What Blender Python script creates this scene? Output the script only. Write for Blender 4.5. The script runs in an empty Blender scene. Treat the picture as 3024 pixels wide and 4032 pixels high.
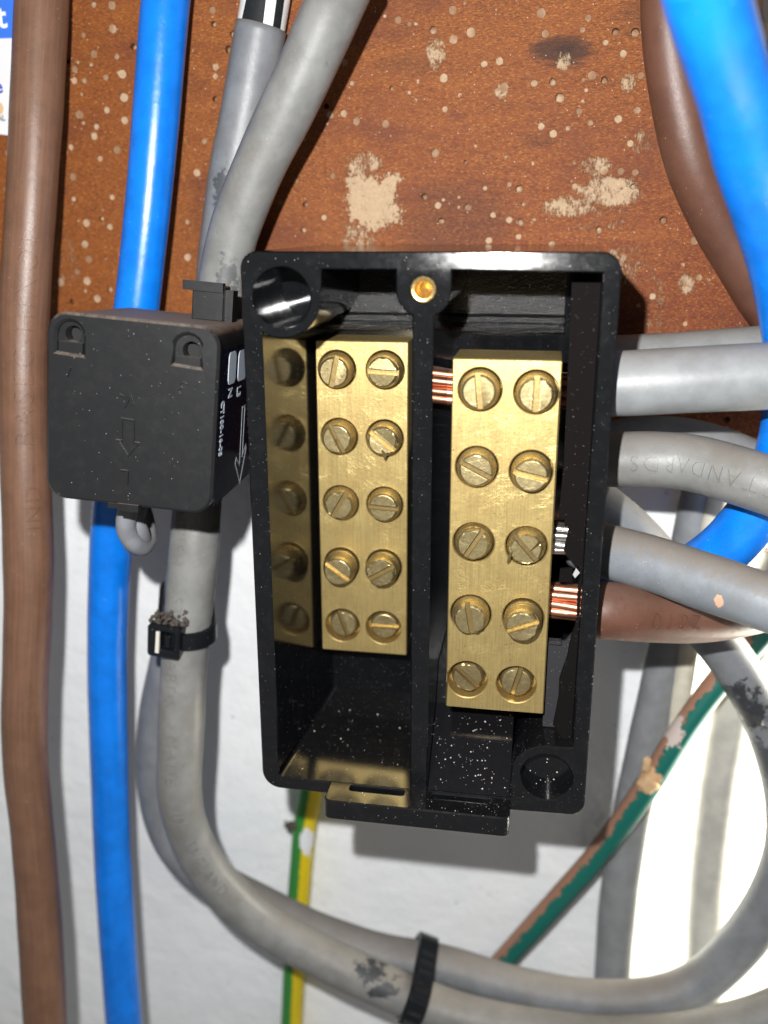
import bpy, bmesh, math, random
from math import pi, sin, cos, radians, sqrt
from mathutils import Vector, Matrix
random.seed(7)
S = 0.001                                   # everything below is written in millimetres
SC = bpy.context.scene
COL = SC.collection

# ------------------------------------------------------------------ camera, ambient light, lamps, exposure
CAM=[[23.453, -244.441, 60.517], [[0.98546, 0.169897, -0.001958], [-0.048431, 0.291925, 0.955214], [0.16286, -0.94123, 0.295909]]]
CABLES={"brown_left": [12, [[-96.565, -16.0, 116.318], [-96.954, -17.0, 110.337], [-99.188, -25.0, 72.269], [-103.269, -30.0, 36.82], [-104.364, -33.0, 14.333], [-105.914, -37.0, -28.804], [-110.595, -41.0, -74.155], [-110.436, -43.0, -102.071], [-111.301, -44.0, -132.528], [-112.44, -46.0, -164.926], [-112.682, -47.0, -179.262]]], "blue_left": [11, [[-65.866, -15.0, 115.299], [-66.79, -16.0, 109.438], [-71.548, -20.0, 72.225], [-76.736, -22.0, 42.056], [-81.614, -23.0, 19.05], [-87.276, -22.0, -7.182], [-91.174, -20.5, -27.095], [-94.393, -21.0, -54.851], [-96.269, -22.0, -84.03], [-98.396, -22.0, -115.821], [-98.638, -24.0, -147.952], [-98.005, -27.0, -181.752], [-97.661, -28.0, -197.124]]], "grey_A": [12, [[-19.454, -36.0, 108.739], [-22.875, -33.0, 104.443], [-32.225, -30.0, 88.786], [-42.851, -28.0, 71.549], [-50.252, -26.5, 56.451], [-54.266, -26.0, 40.453], [-57.899, -27.0, 20.41], [-61.008, -29.0, -2.782], [-61.868, -32.0, -16.58], [-63.738, -35.0, -35.995], [-64.845, -38.0, -50.994], [-65.845, -41.0, -69.649], [-67.218, -41.0, -83.755], [-67.13, -38.0, -97.843], [-63.454, -34.0, -113.996], [-52.908, -28.0, -133.333], [-35.898, -26.0, -145.131], [-15.67, -26.0, -153.72], [-0.85, -25.5, -159.225], [12.838, -26.0, -161.505], [28.911, -26.0, -162.45], [48.515, -26.0, -162.032], [73.211, -27.0, -155.311], [91.329, -28.0, -145.215], [106.304, -28.0, -132.653]]], "grey_B": [12, [[-43.909, -10.0, 113.629], [-45.669, -10.0, 105.997], [-49.969, -10.5, 87.587], [-53.911, -11.5, 71.92], [-57.399, -13.0, 52.87], [-59.336, -14.0, 38.19], [-63.958, -13.5, 11.76], [-69.057, -14.0, -20.432], [-74.118, -14.0, -45.507], [-79.846, -14.5, -64.108], [-84.135, -14.0, -80.292], [-86.098, -14.0, -96.129], [-85.741, -14.0, -110.628], [-81.048, -14.0, -124.178], [-72.283, -13.0, -133.997], [-58.3, -12.0, -142.038], [-39.505, -12.0, -150.506], [-18.142, -12.0, -156.063], [1.118, -13.0, -156.182], [20.228, -14.0, -159.149], [39.529, -14.5, -160.69], [59.468, -14.5, -158.233], [74.8, -13.0, -151.763], [85.145, -12.0, -138.218], [91.131, -12.0, -124.273], [94.103, -13.0, -109.533], [93.945, -14.0, -94.019], [89.424, -15.0, -75.421], [81.81, -16.0, -58.594], [73.471, -17.0, -45.677], [62.915, -19.0, -32.232], [52.711, -21.0, -19.224], [44.091, -24.0, -9.768], [34.866, -26.0, -2.667]]], "brown_right": [12, [[44.955, -18.0, 110.149], [45.302, -19.0, 104.756], [47.005, -19.0, 93.702], [49.977, -18.5, 82.331], [53.71, -17.5, 71.541], [59.594, -15.0, 61.355], [66.681, -13.0, 51.266], [74.822, -11.0, 40.829], [85.266, -10.5, 31.362]]], "blue_right": [12, [[41.882, -90.0, 95.376], [44.049, -86.0, 91.417], [47.49, -80.0, 86.144], [52.014, -72.0, 79.097], [56.072, -65.0, 71.008], [61.187, -57.0, 62.781], [65.968, -50.0, 54.479], [70.419, -44.0, 44.551], [73.951, -40.0, 33.075], [75.115, -38.0, 19.634], [73.462, -38.0, 7.386], [69.031, -36.0, -3.781], [63.304, -33.0, -13.072], [54.208, -29.0, -21.478], [38.597, -26.0, -27.312]]], "R1": [12, [[33.346, -15.0, 28.354], [40.863, -15.0, 28.851], [52.385, -15.0, 29.65], [61.93, -15.5, 30.678], [72.77, -16.0, 31.928], [87.557, -16.0, 33.797]]], "R2": [13, [[32.069, -51.0, 28.905], [38.416, -51.5, 29.342], [51.441, -52.0, 30.502], [66.304, -52.0, 31.698], [78.153, -52.0, 32.707]]], "R3": [12, [[33.733, -37.0, 9.637], [40.653, -38.0, 10.376], [47.515, -40.0, 11.146], [54.496, -42.0, 11.31], [61.769, -46.0, 10.515], [69.04, -51.0, 9.412], [80.559, -56.0, 6.394]]], "R3b": [12, [[34.582, -17.0, 7.05], [46.426, -17.0, 9.799], [57.164, -17.0, 9.857], [69.12, -17.0, 6.697], [78.825, -18.0, 2.262], [91.766, -20.0, -6.206]]], "R4": [12, [[32.795, -38.0, -9.399], [40.333, -42.0, -10.117], [48.568, -47.0, -10.417], [55.354, -51.0, -11.144], [64.755, -57.0, -12.002], [69.684, -60.0, -12.563], [80.934, -65.0, -14.569]]], "R5": [12.6, [[33.77, -50.0, -21.054], [39.105, -50.0, -20.676], [49.633, -46.0, -22.397], [59.645, -41.0, -24.042], [70.0, -36.0, -24.065], [80.958, -31.0, -22.622], [91.672, -27.0, -19.583]]], "green": [7, [[92.08, -4.0, -27.475], [83.62, -4.0, -43.075], [73.786, -5.0, -57.649], [66.012, -5.5, -72.175], [59.882, -5.0, -86.992], [54.712, -3.0, -100.272], [47.011, 1.0, -119.165], [34.561, 4.0, -142.562], [22.406, 6.0, -163.897], [10.918, 7.0, -183.49]]], "gy": [7.5, [[-41.922, 7.0, -94.678], [-44.054, 7.0, -113.672], [-46.414, 7.0, -127.287], [-48.11, 7.0, -143.023], [-49.251, 7.0, -154.91], [-51.822, 7.0, -186.046], [-53.368, 7.0, -208.6], [-54.649, 7.0, -227.184]]], "V1": [11, [[66.336, 6.0, -6.635], [64.581, 6.0, -26.339], [62.741, 6.0, -44.235], [60.264, 6.0, -62.399], [57.89, 6.0, -84.111], [55.328, 6.0, -107.938], [53.621, 6.0, -137.408], [53.811, 6.0, -172.913], [54.862, 6.0, -205.799]]], "V2": [12, [[89.215, 5.0, -24.517], [86.065, 5.0, -38.041], [81.731, 5.0, -59.22], [79.915, 5.0, -81.319], [79.161, 5.0, -104.473], [79.573, 5.0, -133.043], [82.192, 5.0, -167.361], [85.234, 5.0, -199.083]]], "V3": [6, [[70.141, 2.0, -4.107], [68.991, 1.0, -13.966], [67.923, 1.0, -30.949], [65.776, 2.0, -51.999], [65.362, 3.0, -66.809], [63.902, 8.0, -87.774]]], "ct_wire_a": [4.4, [[-65.307, -58.0, 3.962], [-66.153, -58.0, 0.502], [-67.35, -58.0, -3.124], [-67.747, -57.0, -6.201], [-67.244, -55.0, -9.284], [-67.165, -51.0, -11.558], [-68.138, -46.0, -11.007], [-70.312, -42.0, -7.745], [-72.283, -40.0, -3.759]]], "ct_wire_b": [4.2, [[-66.477, -52.0, 2.221], [-66.307, -53.0, -0.996], [-66.745, -55.0, -3.489], [-66.343, -54.0, -6.666], [-67.749, -50.0, -10.561], [-71.062, -46.0, -13.746], [-74.721, -41.0, -13.646], [-74.84, -38.0, -9.233], [-73.119, -38.0, -3.202]]]}
SCREWS_L=[[-23.418, 28.47, 4.4, 78], [-12.281, 28.629, 4.0, -3], [-23.135, 12.849, 3.0, -64], [-12.415, 12.799, 3.4, -38], [-23.064, -3.352, 2.4, 60], [-12.443, -3.175, 3.0, -3], [-23.083, -18.967, 5.4, -36], [-12.697, -18.805, 5.4, 32], [-23.1, -34.993, -0.8, -71], [-12.846, -34.853, -0.8, 0]]
SCREWS_R=[[10.798, 28.736, 3.8, -84], [21.815, 28.485, 3.4, 89], [10.592, 12.777, 2.8, -27], [21.533, 12.366, 3.6, -12], [10.361, -3.508, 1.6, 58], [21.292, -3.698, 2.2, -48], [10.192, -19.67, 3.4, -80], [21.294, -19.726, 5.0, 22], [9.779, -35.314, -0.8, -43], [20.46, -35.623, -0.8, 75]]
CT=[[-58.383, -70.0, 23.84], [[0.99186, 0.08694, -0.09303], [-0.09235, 0.99418, -0.0555], [0.08767, 0.06364, 0.99411]]]
HOLES=[[-90.27,111.67,0.68],[-85.46,111.3,1.02],[-85.81,106.2,1.03],[-93.64,105.0,0.57],[-91.25,100.65,0.92],[-85.3,99.95,0.69],[-96.8,97.42,0.81],[-84.19,95.93,1.04],[-88.69,95.3,0.7],[-94.46,94.7,0.7],[-97.21,94.77,0.82],[-84.18,90.51,1.05],[-96.66,86.88,1.06],[-89.17,87.71,0.82],[-84.53,85.24,0.94],[-92.3,83.85,0.71],[-93.15,81.67,0.95],[-99.78,79.11,0.72],[-87.29,78.27,1.06],[-92.04,76.22,0.71],[-100.05,71.92,0.96],[-100.38,66.45,0.61],[-89.63,66.85,0.72],[-97.49,60.43,0.97],[-90.96,59.49,0.85],[-98.44,55.04,0.98],[-97.65,51.26,0.98],[-101.31,47.89,0.74],[-106.41,45.2,1.12],[-98.75,45.62,1.12],[-96.29,41.04,1.0],[-59.84,109.39,0.89],[-59.78,106.37,-0.67],[-56.23,100.67,-0.9],[-59.74,96.87,0.79],[-59.98,94.8,0.68],[-60.4,89.68,-0.69],[-63.75,80.01,0.7],[-66.18,72.6,0.94],[-69.58,60.61,0.6],[-70.05,51.84,0.97],[-103.75,40.1,-0.75],[-98.36,99.16,-0.58],[-14.55,105.76,0.87],[-1.76,107.36,0.96],[-6.23,103.34,-0.86],[-11.92,104.79,0.54],[2.54,102.57,1.08],[18.51,106.08,1.06],[29.05,104.68,0.74],[27.95,102.34,0.63],[35.41,101.63,-0.84],[39.71,101.4,-0.94],[19.66,101.74,0.85],[33.29,99.5,0.63],[37.37,97.09,0.84],[-1.53,101.24,0.97],[9.38,96.31,0.86],[5.85,95.82,0.76],[-3.67,92.98,0.98],[10.65,90.74,0.98],[17.6,91.37,0.76],[21.85,91.56,-0.86],[28.79,91.89,0.43],[30.72,92.72,0.96],[23.61,88.16,-1.08],[41.62,92.44,0.74],[-3.22,86.2,0.66],[28.24,85.08,0.76],[33.5,91.67,-0.75],[19.64,82.02,0.76],[30.94,82.52,0.65],[37.31,83.31,0.86],[41.35,85.11,0.86],[-17.56,83.18,0.9],[25.89,81.5,0.54],[-5.41,76.53,-1.01],[-11.83,90.05,0.44],[40.32,77.95,0.76],[40.73,76.73,0.87],[27.72,73.83,0.44],[12.64,69.19,0.56],[15.01,68.12,-0.89],[2.84,63.93,-0.91],[-7.9,66.46,-0.8],[16.15,64.61,-0.56],[-3.7,60.7,-0.8],[8.99,62.07,0.68],[12.95,60.99,0.79],[15.77,60.44,-0.79],[34.49,58.6,-0.78],[49.28,60.8,-0.88],[8.16,56.11,0.8],[15.34,57.09,0.68],[23.46,55.26,0.79],[-2.78,53.88,0.58],[41.76,68.54,-0.66],[38.65,71.86,0.87],[41.96,71.52,0.76],[34.79,72.11,0.98],[1.92,74.34,-0.45],[8.75,62.61,0.56],[-16.2,91.17,-0.44],[-11.48,104.0,0.43],[-38.77,58.64,-0.7],[-33.29,61.65,0.7],[-30.96,71.5,0.69],[-38.12,64.77,-0.7],[-32.48,99.68,-1.0],[-30.76,94.57,-0.78],[-27.42,97.02,0.78],[-32.16,87.41,-0.68],[-41.1,80.21,0.57],[58.64,47.63,0.78],[56.79,56.16,0.99],[56.42,36.66,0.56],[-117.81,78.01,0.72],[-119.41,68.88,0.61],[-116.45,81.37,0.72],[48.25,43.18,0.79],[45.14,40.94,0.57],[-25.78,92.41,0.56],[-24.74,83.94,0.9],[-40.22,70.49,0.58]]

C = Vector(CAM[0])
CX, CU, CB = [Vector(a) for a in CAM[1]]
cam = bpy.data.cameras.new("camera"); camo = bpy.data.objects.new("camera", cam); COL.objects.link(camo)
camo.matrix_world = Matrix(((CX[0], CU[0], CB[0], C[0]*S), (CX[1], CU[1], CB[1], C[1]*S), (CX[2], CU[2], CB[2], C[2]*S), (0, 0, 0, 1)))
cam.sensor_fit = 'HORIZONTAL'; cam.sensor_width = 36; cam.lens = 43.86
cam.clip_start = 0.005; cam.clip_end = 10
cam.dof.use_dof = True; cam.dof.focus_distance = 0.203; cam.dof.aperture_fstop = 13.0
SC.camera = camo
SC.view_settings.view_transform = 'Standard'; SC.view_settings.look = 'None'
SC.view_settings.exposure = 0.0; SC.view_settings.gamma = 1.0
SC.render.engine = 'CYCLES'
SC.cycles.max_bounces = 8; SC.cycles.sample_clamp_indirect = 4.0

world = bpy.data.worlds.new("World"); SC.world = world; world.use_nodes = True
bg = world.node_tree.nodes["Background"]; bg.inputs[0].default_value = (1.0, 0.96, 0.92, 1); bg.inputs[1].default_value = 0.18

fl = bpy.data.lights.new("phone_flash", 'POINT'); fl.energy = 4.1; fl.color = (1.0, 0.99, 0.97); fl.shadow_soft_size = 0.0022
flo = bpy.data.objects.new("phone_flash", fl); COL.objects.link(flo)
flo.location = (C + CX*-19 + CU*26) * S
# daylight lamp in the opening added beyond the wall's edge, low on the right
sp = bpy.data.lights.new("opening_daylight", 'AREA'); sp.energy = 2.6; sp.color = (1.0, 0.95, 0.80); sp.shape = 'RECTANGLE'; sp.size = .05; sp.size_y = .20
spo = bpy.data.objects.new("opening_daylight", sp); COL.objects.link(spo)
spo.location = Vector((205, 32, -115)) * S
spo.rotation_euler = (Vector((70, 60, -110)) - Vector((205, 32, -115))).to_track_quat('-Z', 'Y').to_euler()

# ------------------------------------------------------------------ material toolkit
class G:
    def __init__(self, name):
        self.m = bpy.data.materials.new(name); self.m.use_nodes = True
        self.t = self.m.node_tree; self.N = self.t.nodes; self.b = self.N["Principled BSDF"]
    def put(self, sock, v):
        if v is None: return
        if hasattr(v, 'is_linked') or hasattr(v, 'links'): self.t.links.new(v, sock)
        else:
            if isinstance(v, (tuple, list)) and len(v) == 3 and sock.type == 'RGBA': v = (*v, 1)
            sock.default_value = v
    def set(self, **k):
        names = dict(color='Base Color', rough='Roughness', metal='Metallic', spec='Specular IOR Level', normal='Normal', coat='Coat Weight',
                     coat_rough='Coat Roughness', aniso='Anisotropic', emis='Emission Strength', sss='Subsurface Weight')
        for a, v in k.items(): self.put(self.b.inputs[names[a]], v)
        return self
    def node(self, ty, **props):
        n = self.N.new(ty)
        for a, v in props.items(): setattr(n, a, v)
        return n
    def pos(self):
        if not hasattr(self, '_p'):
            g = self.node('ShaderNodeNewGeometry'); self._g = g
            s = self.node('ShaderNodeVectorMath', operation='SCALE'); self.t.links.new(g.outputs['Position'], s.inputs[0]); s.inputs[3].default_value = 1000
            self._p = s.outputs[0]
        return self._p
    def uv(self):
        return self.node('ShaderNodeUVMap', uv_map='UV').outputs[0]
    def scale(self, v, s):
        n = self.node('ShaderNodeVectorMath', operation='MULTIPLY'); self.put(n.inputs[0], v); n.inputs[1].default_value = s; return n.outputs[0]
    def sep(self, v):
        n = self.node('ShaderNodeSeparateXYZ'); self.put(n.inputs[0], v); return n.outputs
    def normal(self):
        self.pos(); return self.sep(self._g.outputs['Normal'])
    def noise(self, sc, det=3, ro=.55, v=None, dist=0):
        n = self.node('ShaderNodeTexNoise'); self.put(n.inputs['Vector'], v or self.pos()); n.inputs['Scale'].default_value = sc
        n.inputs['Detail'].default_value = det; n.inputs['Roughness'].default_value = ro; n.inputs['Distortion'].default_value = dist; return n.outputs[0]
    def vor(self, sc, v=None, feature='F1', out='Distance'):
        n = self.node('ShaderNodeTexVoronoi', feature=feature); self.put(n.inputs['Vector'], v or self.pos()); n.inputs['Scale'].default_value = sc
        return n.outputs[out]
    def math(self, op, a, b=None, clamp=False):
        n = self.node('ShaderNodeMath', operation=op, use_clamp=clamp); self.put(n.inputs[0], a); self.put(n.inputs[1], b); return n.outputs[0]
    def step(self, v, a, b, lo=0., hi=1.):
        n = self.node('ShaderNodeMapRange', interpolation_type='SMOOTHSTEP'); self.put(n.inputs[0], v)
        for i, x in zip((1, 2, 3, 4), (a, b, lo, hi)): n.inputs[i].default_value = x
        return n.outputs[0]
    def ramp(self, v, stops):
        n = self.node('ShaderNodeValToRGB'); self.put(n.inputs[0], v); e = n.color_ramp.elements
        while len(e) < len(stops): e.new(.5)
        for q, (p, c) in zip(e, stops): q.position = p; q.color = (*c, 1)
        return n.outputs[0]
    def mix(self, f, a, b, blend='MIX'):
        n = self.node('ShaderNodeMix', data_type='RGBA', blend_type=blend); self.put(n.inputs[0], f); self.put(n.inputs[6], a); self.put(n.inputs[7], b); return n.outputs[2]
    def bump(self, h, strength, dist, prev=None):
        n = self.node('ShaderNodeBump'); self.put(n.inputs['Height'], h); n.inputs['Strength'].default_value = strength
        n.inputs['Distance'].default_value = dist*S
        if prev: self.put(n.inputs['Normal'], prev)
        return n.outputs[0]
    def ell(self, c, r):                                  # 1 at a point, 0 at radius r
        a = self.node('ShaderNodeVectorMath', operation='SUBTRACT'); self.put(a.inputs[0], self.pos()); a.inputs[1].default_value = c
        d = self.node('ShaderNodeVectorMath', operation='DIVIDE'); self.put(d.inputs[0], a.outputs[0]); d.inputs[1].default_value = r
        l = self.node('ShaderNodeVectorMath', operation='LENGTH'); self.put(l.inputs[0], d.outputs[0])
        return self.math('SUBTRACT', 1.0, l.outputs['Value'], clamp=True)
    def specks(self, sc, r, density, v=None):             # round specks: mask 0..1
        pv = v or self.pos()
        d = self.vor(sc, pv); c = self.vor(sc, pv, out='Color'); k = self.sep(c)
        size = self.math('MULTIPLY', k[1], r)
        m = self.math('LESS_THAN', d, size); on = self.math('LESS_THAN', k[0], density)
        return self.math('MULTIPLY', m, on)

def pvc(name, col, dust=0.25, dustcol=(.19, .155, .12), rough=.36, dirt=None, ink=(), streak=0.0, speck=.18, scuff=.25, paint=(), mottle=0):
    g = G(name)
    n1 = g.noise(.16, 4, .6); n2 = g.noise(1.6, 4, .65)
    base = g.mix(g.step(n1, .35, .68), col, tuple(c*.80 for c in col))
    if streak:
        u = g.sep(g.uv()); sv = g.node('ShaderNodeCombineXYZ'); g.put(sv.inputs[0], g.math('MULTIPLY', u[0], 46)); g.put(sv.inputs[1], g.math('MULTIPLY', u[1], .035))
        base = g.mix(g.math('MULTIPLY', g.step(g.noise(1, 3, .6, sv.outputs[0]), .35, .7), streak), base, tuple(min(1, c*1.45+.01) for c in col))
    if scuff:
        sc = g.math('MULTIPLY', g.step(g.noise(.55, 6, .75), .60, .72), scuff)
        base = g.mix(sc, base, tuple(min(1, c*1.35+.03) for c in col))
    base = g.mix(g.math('MULTIPLY', g.step(n2, .60, .74), .35), base, tuple(c*.6 for c in col))
    if mottle:
        base = g.mix(g.math('MULTIPLY', g.step(g.noise(.075, 5, .68), .50, .66), mottle), base, (col[0]*.78, col[1]*.73, col[2]*.66))
        base = g.mix(g.math('MULTIPLY', g.step(g.noise(.42, 6, .82, g.scale(g.pos(), (1.4, 1, .6))), .61, .69), mottle*.8), base, tuple(c*.38 for c in col))
        base = g.mix(g.math('MULTIPLY', g.step(g.noise(.30, 6, .78), .62, .72), mottle*.6), base, tuple(c*1.35+.03 for c in col))
    for c, r, pc in paint:
        m = g.math('ADD', g.math('MULTIPLY', g.ell(c, r), 1.6), g.math('MULTIPLY', g.math('SUBTRACT', g.noise(.6, 4, .7), .5), 1.6))
        m = g.math('MULTIPLY', g.step(m, .55, .62), g.step(g.ell(c, r), 0, .1)); base = g.mix(m, base, pc)
    nz = g.normal()[2]
    top = g.step(g.math('ADD', nz, g.math('MULTIPLY', g.math('SUBTRACT', g.noise(.7, 5, .7), .5), 1.1)), .30, .95)
    base = g.mix(g.math('MULTIPLY', top, dust), base, dustcol)
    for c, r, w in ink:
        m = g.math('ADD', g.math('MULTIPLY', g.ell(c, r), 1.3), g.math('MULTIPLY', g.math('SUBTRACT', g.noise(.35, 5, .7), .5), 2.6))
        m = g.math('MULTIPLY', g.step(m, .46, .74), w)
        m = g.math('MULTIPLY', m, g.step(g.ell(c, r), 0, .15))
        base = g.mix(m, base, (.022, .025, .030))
    sk = g.math('MULTIPLY', g.specks(1.9, .26, speck), g.step(g.noise(.10, 5, .75), .46, .62)); base = g.mix(g.math('MULTIPLY', sk, .55), base, (.56, .48, .40))
    sk2 = g.specks(3.2, .30, speck*.8); base = g.mix(g.math('MULTIPLY', sk2, .6), base, tuple(c*.35 for c in col))
    h = g.math('ADD', g.noise(5, 4, .6), g.math('MULTIPLY', g.noise(.5, 3, .5), 1.5))
    nr = g.bump(h, .35, .10)
    nr = g.bump(g.math('ADD', sk, g.math('MULTIPLY', n2, .2)), .5, .12, nr)
    ro = g.math('ADD', g.math('MULTIPLY', n2, .22), g.math('ADD', rough-.11, g.math('MULTIPLY', top, .25*min(1, dust*2))))
    g.set(color=base, rough=ro, normal=nr, spec=.5)
    return g.m

GREY = (.180, .190, .205)
WARM = (.196, .198, .194)
INK_A = [((-58.5, -30, 20), (5, 18, 9), .8), ((-44, -32, 44), (5, 16, 9), .45)]
def near(u): return u
M = {}
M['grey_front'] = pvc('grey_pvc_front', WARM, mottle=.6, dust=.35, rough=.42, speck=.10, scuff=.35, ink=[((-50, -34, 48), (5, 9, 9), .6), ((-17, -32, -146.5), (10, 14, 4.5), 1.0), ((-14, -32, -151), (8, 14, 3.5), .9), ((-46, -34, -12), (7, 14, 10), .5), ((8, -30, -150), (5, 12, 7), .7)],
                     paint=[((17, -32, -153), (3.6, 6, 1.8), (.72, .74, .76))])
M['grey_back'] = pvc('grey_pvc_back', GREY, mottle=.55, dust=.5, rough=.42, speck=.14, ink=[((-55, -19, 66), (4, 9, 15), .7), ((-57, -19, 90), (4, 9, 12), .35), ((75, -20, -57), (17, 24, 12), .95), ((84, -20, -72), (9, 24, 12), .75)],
                    paint=[((76, -22, -60), (9, 14, 3), (.52, .48, .40))])
M['grey_clean'] = pvc('grey_pvc_clean', (.225, .237, .245), mottle=.25, dust=.30, rough=.40, speck=.04, scuff=.3)
M['grey_dusty'] = pvc('grey_pvc_dusty', (.185, .205, .228), mottle=.5, dust=.75, rough=.48, speck=.16, scuff=.25, paint=[((60, -60, -12.5), (1.5, 9, 2.2), (.60, .33, .22))])
M['grey_lit'] = pvc('side_lit_grey_pvc', (.46, .45, .41), dust=.3, rough=.45, speck=.08)  # paler base colour stands in for side light on the upright cable
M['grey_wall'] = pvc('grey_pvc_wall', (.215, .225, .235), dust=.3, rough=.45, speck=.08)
M['cream'] = pvc('cream_pvc', (.60, .57, .47), dust=.2, rough=.5)
M['brown'] = pvc('brown_pvc', (.150, .076, .046), mottle=.3, dust=.18, dustcol=(.16, .11, .08), rough=.40, streak=.35, speck=.13, scuff=.10)
M['brown_smooth'] = pvc('brown_pvc_smooth', (.115, .050, .032), dust=.12, rough=.44, speck=.12, scuff=.05)
M['blue'] = pvc('blue_pvc', (.003, .175, .72), mottle=.12, dust=.10, dustcol=(.10, .16, .30), rough=.24, speck=.04, scuff=.0)
M['blue_dusty'] = pvc('blue_pvc_dusty', (.003, .19, .78), dust=.30, dustcol=(.16, .14, .24), rough=.30, speck=.10, scuff=.0)
M['white_sleeve'] = pvc('white_sleeve', (.80, .80, .78), dust=.12, rough=.6, speck=.02, scuff=0)
M['lead'] = pvc('sensor_lead', (.20, .205, .225), dust=.2, rough=.45, speck=.08)

def earth(name, stripes, patches, wobble=.06):
    g = G(name); u = g.sep(g.uv())
    wob = g.math('ADD', u[0], g.math('MULTIPLY', g.math('SUBTRACT', g.noise(.35, 5, .75), .5), wobble))
    base = stripes[0][1]
    for a, c in stripes[1:]: base = g.mix(g.step(wob, a-.012, a+.012), base, c)
    for c, r, pc in patches:
        m = g.math('ADD', g.math('MULTIPLY', g.ell(c, r), 2.0), g.math('MULTIPLY', g.math('SUBTRACT', g.noise(.5, 4, .7), .5), 2.4))
        m = g.math('MULTIPLY', g.step(m, .6, .7), g.step(g.ell(c, r), 0, .1)); base = g.mix(m, base, pc)
    g.set(color=base, rough=.5, normal=g.bump(g.noise(1.5, 4, .6), .3, .15)); return g.m

# painted wall, board
g = G('white_painted_wall')
base = g.mix(g.step(g.noise(.035, 5, .6), .35, .65), (.80, .83, .855), (.85, .865, .88))
sv = g.scale(g.pos(), (1, 1, .25)); base = g.mix(g.math('MULTIPLY', g.step(g.noise(.22, 5, .65, sv), .5, .7), .5), base, (.86, .87, .88))
base = g.mix(g.math('MULTIPLY', g.step(g.noise(.30, 6, .75), .62, .70), .5), base, (.45, .42, .38))
sk = g.specks(.11, .16, .4); base = g.mix(g.math('MULTIPLY', g.math('MULTIPLY', sk, g.step(g.noise(1.2, 3, .6), .35, .6)), .7), base, (.36, .26, .17))
sk2 = g.specks(.28, .11, .25); base = g.mix(g.math('MULTIPLY', sk2, .6), base, (.50, .40, .30))
nr = g.bump(g.noise(.10, 4, .6), .5, 2.0); nr = g.bump(g.noise(.9, 5, .65), .4, .35, nr)
M['wall'] = g.set(color=base, rough=.72, normal=nr).m

g = G('varnished_board')
lv = g.scale(g.pos(), (.45, 1, 3.2)); fine = g.scale(g.pos(), (1.0, 1, 5.0))
n = g.math('ADD', g.math('MULTIPLY', g.noise(.10, 5, .62, lv, dist=.5), .55), g.math('MULTIPLY', g.noise(.9, 6, .8), .45))
base = g.ramp(n, [(.25, (.095, .017, .006)), (.42, (.215, .042, .010)), (.58, (.315, .078, .015)), (.78, (.44, .145, .028))])
px = g.sep(g.pos())
left = g.step(px[0], 30, -60); hi = g.step(px[2], 40, 115)                     # the stain is more orange to the left and top of the board
base = g.mix(g.math('MULTIPLY', g.math('MAXIMUM', left, hi), .50), base, (.38, .125, .020))
base = g.mix(g.math('MULTIPLY', g.step(g.noise(1.1, 4, .7, fine), .50, .62), .7), base, (.055, .016, .010))
base = g.mix(g.math('MULTIPLY', g.step(g.noise(1.3, 3, .7, g.scale(g.pos(), (.9, 1, 3.0))), .55, .63), .75), base, (.60, .25, .05))
base = g.mix(g.math('MULTIPLY', g.step(g.noise(4.5, 3, .7), .60, .74), .5), base, (.50, .27, .20))
base = g.mix(g.math('MULTIPLY', g.step(g.noise(.045, 4, .6, g.scale(g.pos(), (.7, 1, 1.6))), .50, .68), .55), base, (.15, .036, .020))
for c, r, f, lo in [((24, -4, 98), (13, 9, 6), .85, .30), ((24.5, -4, 98.2), (6, 9, 4.5), .9, .55), ((-12, -4, 96), (16, 9, 5), .22, .35), ((19, -4, 79), (10, 9, 4), .35, .45), ((30, -4, 40), (30, 9, 18), .35, .35), ((0, -4, 60), (26, 9, 20), .35, .35), ((-60, -4, 60), (20, 9, 30), .25, .4), ((45, -4, 105), (20, 9, 10), .4, .4)]:
    mm = g.math('MULTIPLY', g.step(g.math('ADD', g.ell(c, r), g.math('MULTIPLY', g.math('SUBTRACT', g.noise(.35, 4, .7, lv), .5), .9)), lo, lo+.35), f)
    mm = g.math('MULTIPLY', mm, g.step(g.ell(c, r), 0, .1))
    base = g.mix(mm, base, (.042, .018, .012))
tan = g.mix(g.noise(1.3, 5, .7), (.36, .25, .155), (.60, .47, .32))
chips = None
wn = g.node('ShaderNodeTexNoise'); g.put(wn.inputs['Vector'], g.pos()); wn.inputs['Scale'].default_value = .22; wn.inputs['Detail'].default_value = 5; wn.inputs['Roughness'].default_value = .7
wp = g.node('ShaderNodeVectorMath', operation='MULTIPLY_ADD'); g.put(wp.inputs[0], wn.outputs['Color']); wp.inputs[1].default_value = (17, 0, 15); g.put(wp.inputs[2], g.pos())
wq = g.node('ShaderNodeVectorMath', operation='SUBTRACT'); g.put(wq.inputs[0], wp.outputs[0]); wq.inputs[1].default_value = (8.5, 0, 7.5); wpos = wq.outputs[0]
chn1 = g.math('SUBTRACT', g.noise(.35, 7, .8), .5); chn2 = g.math('SUBTRACT', g.noise(1.0, 6, .85, g.scale(g.pos(), (2.6, 1, .7))), .5)
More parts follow.
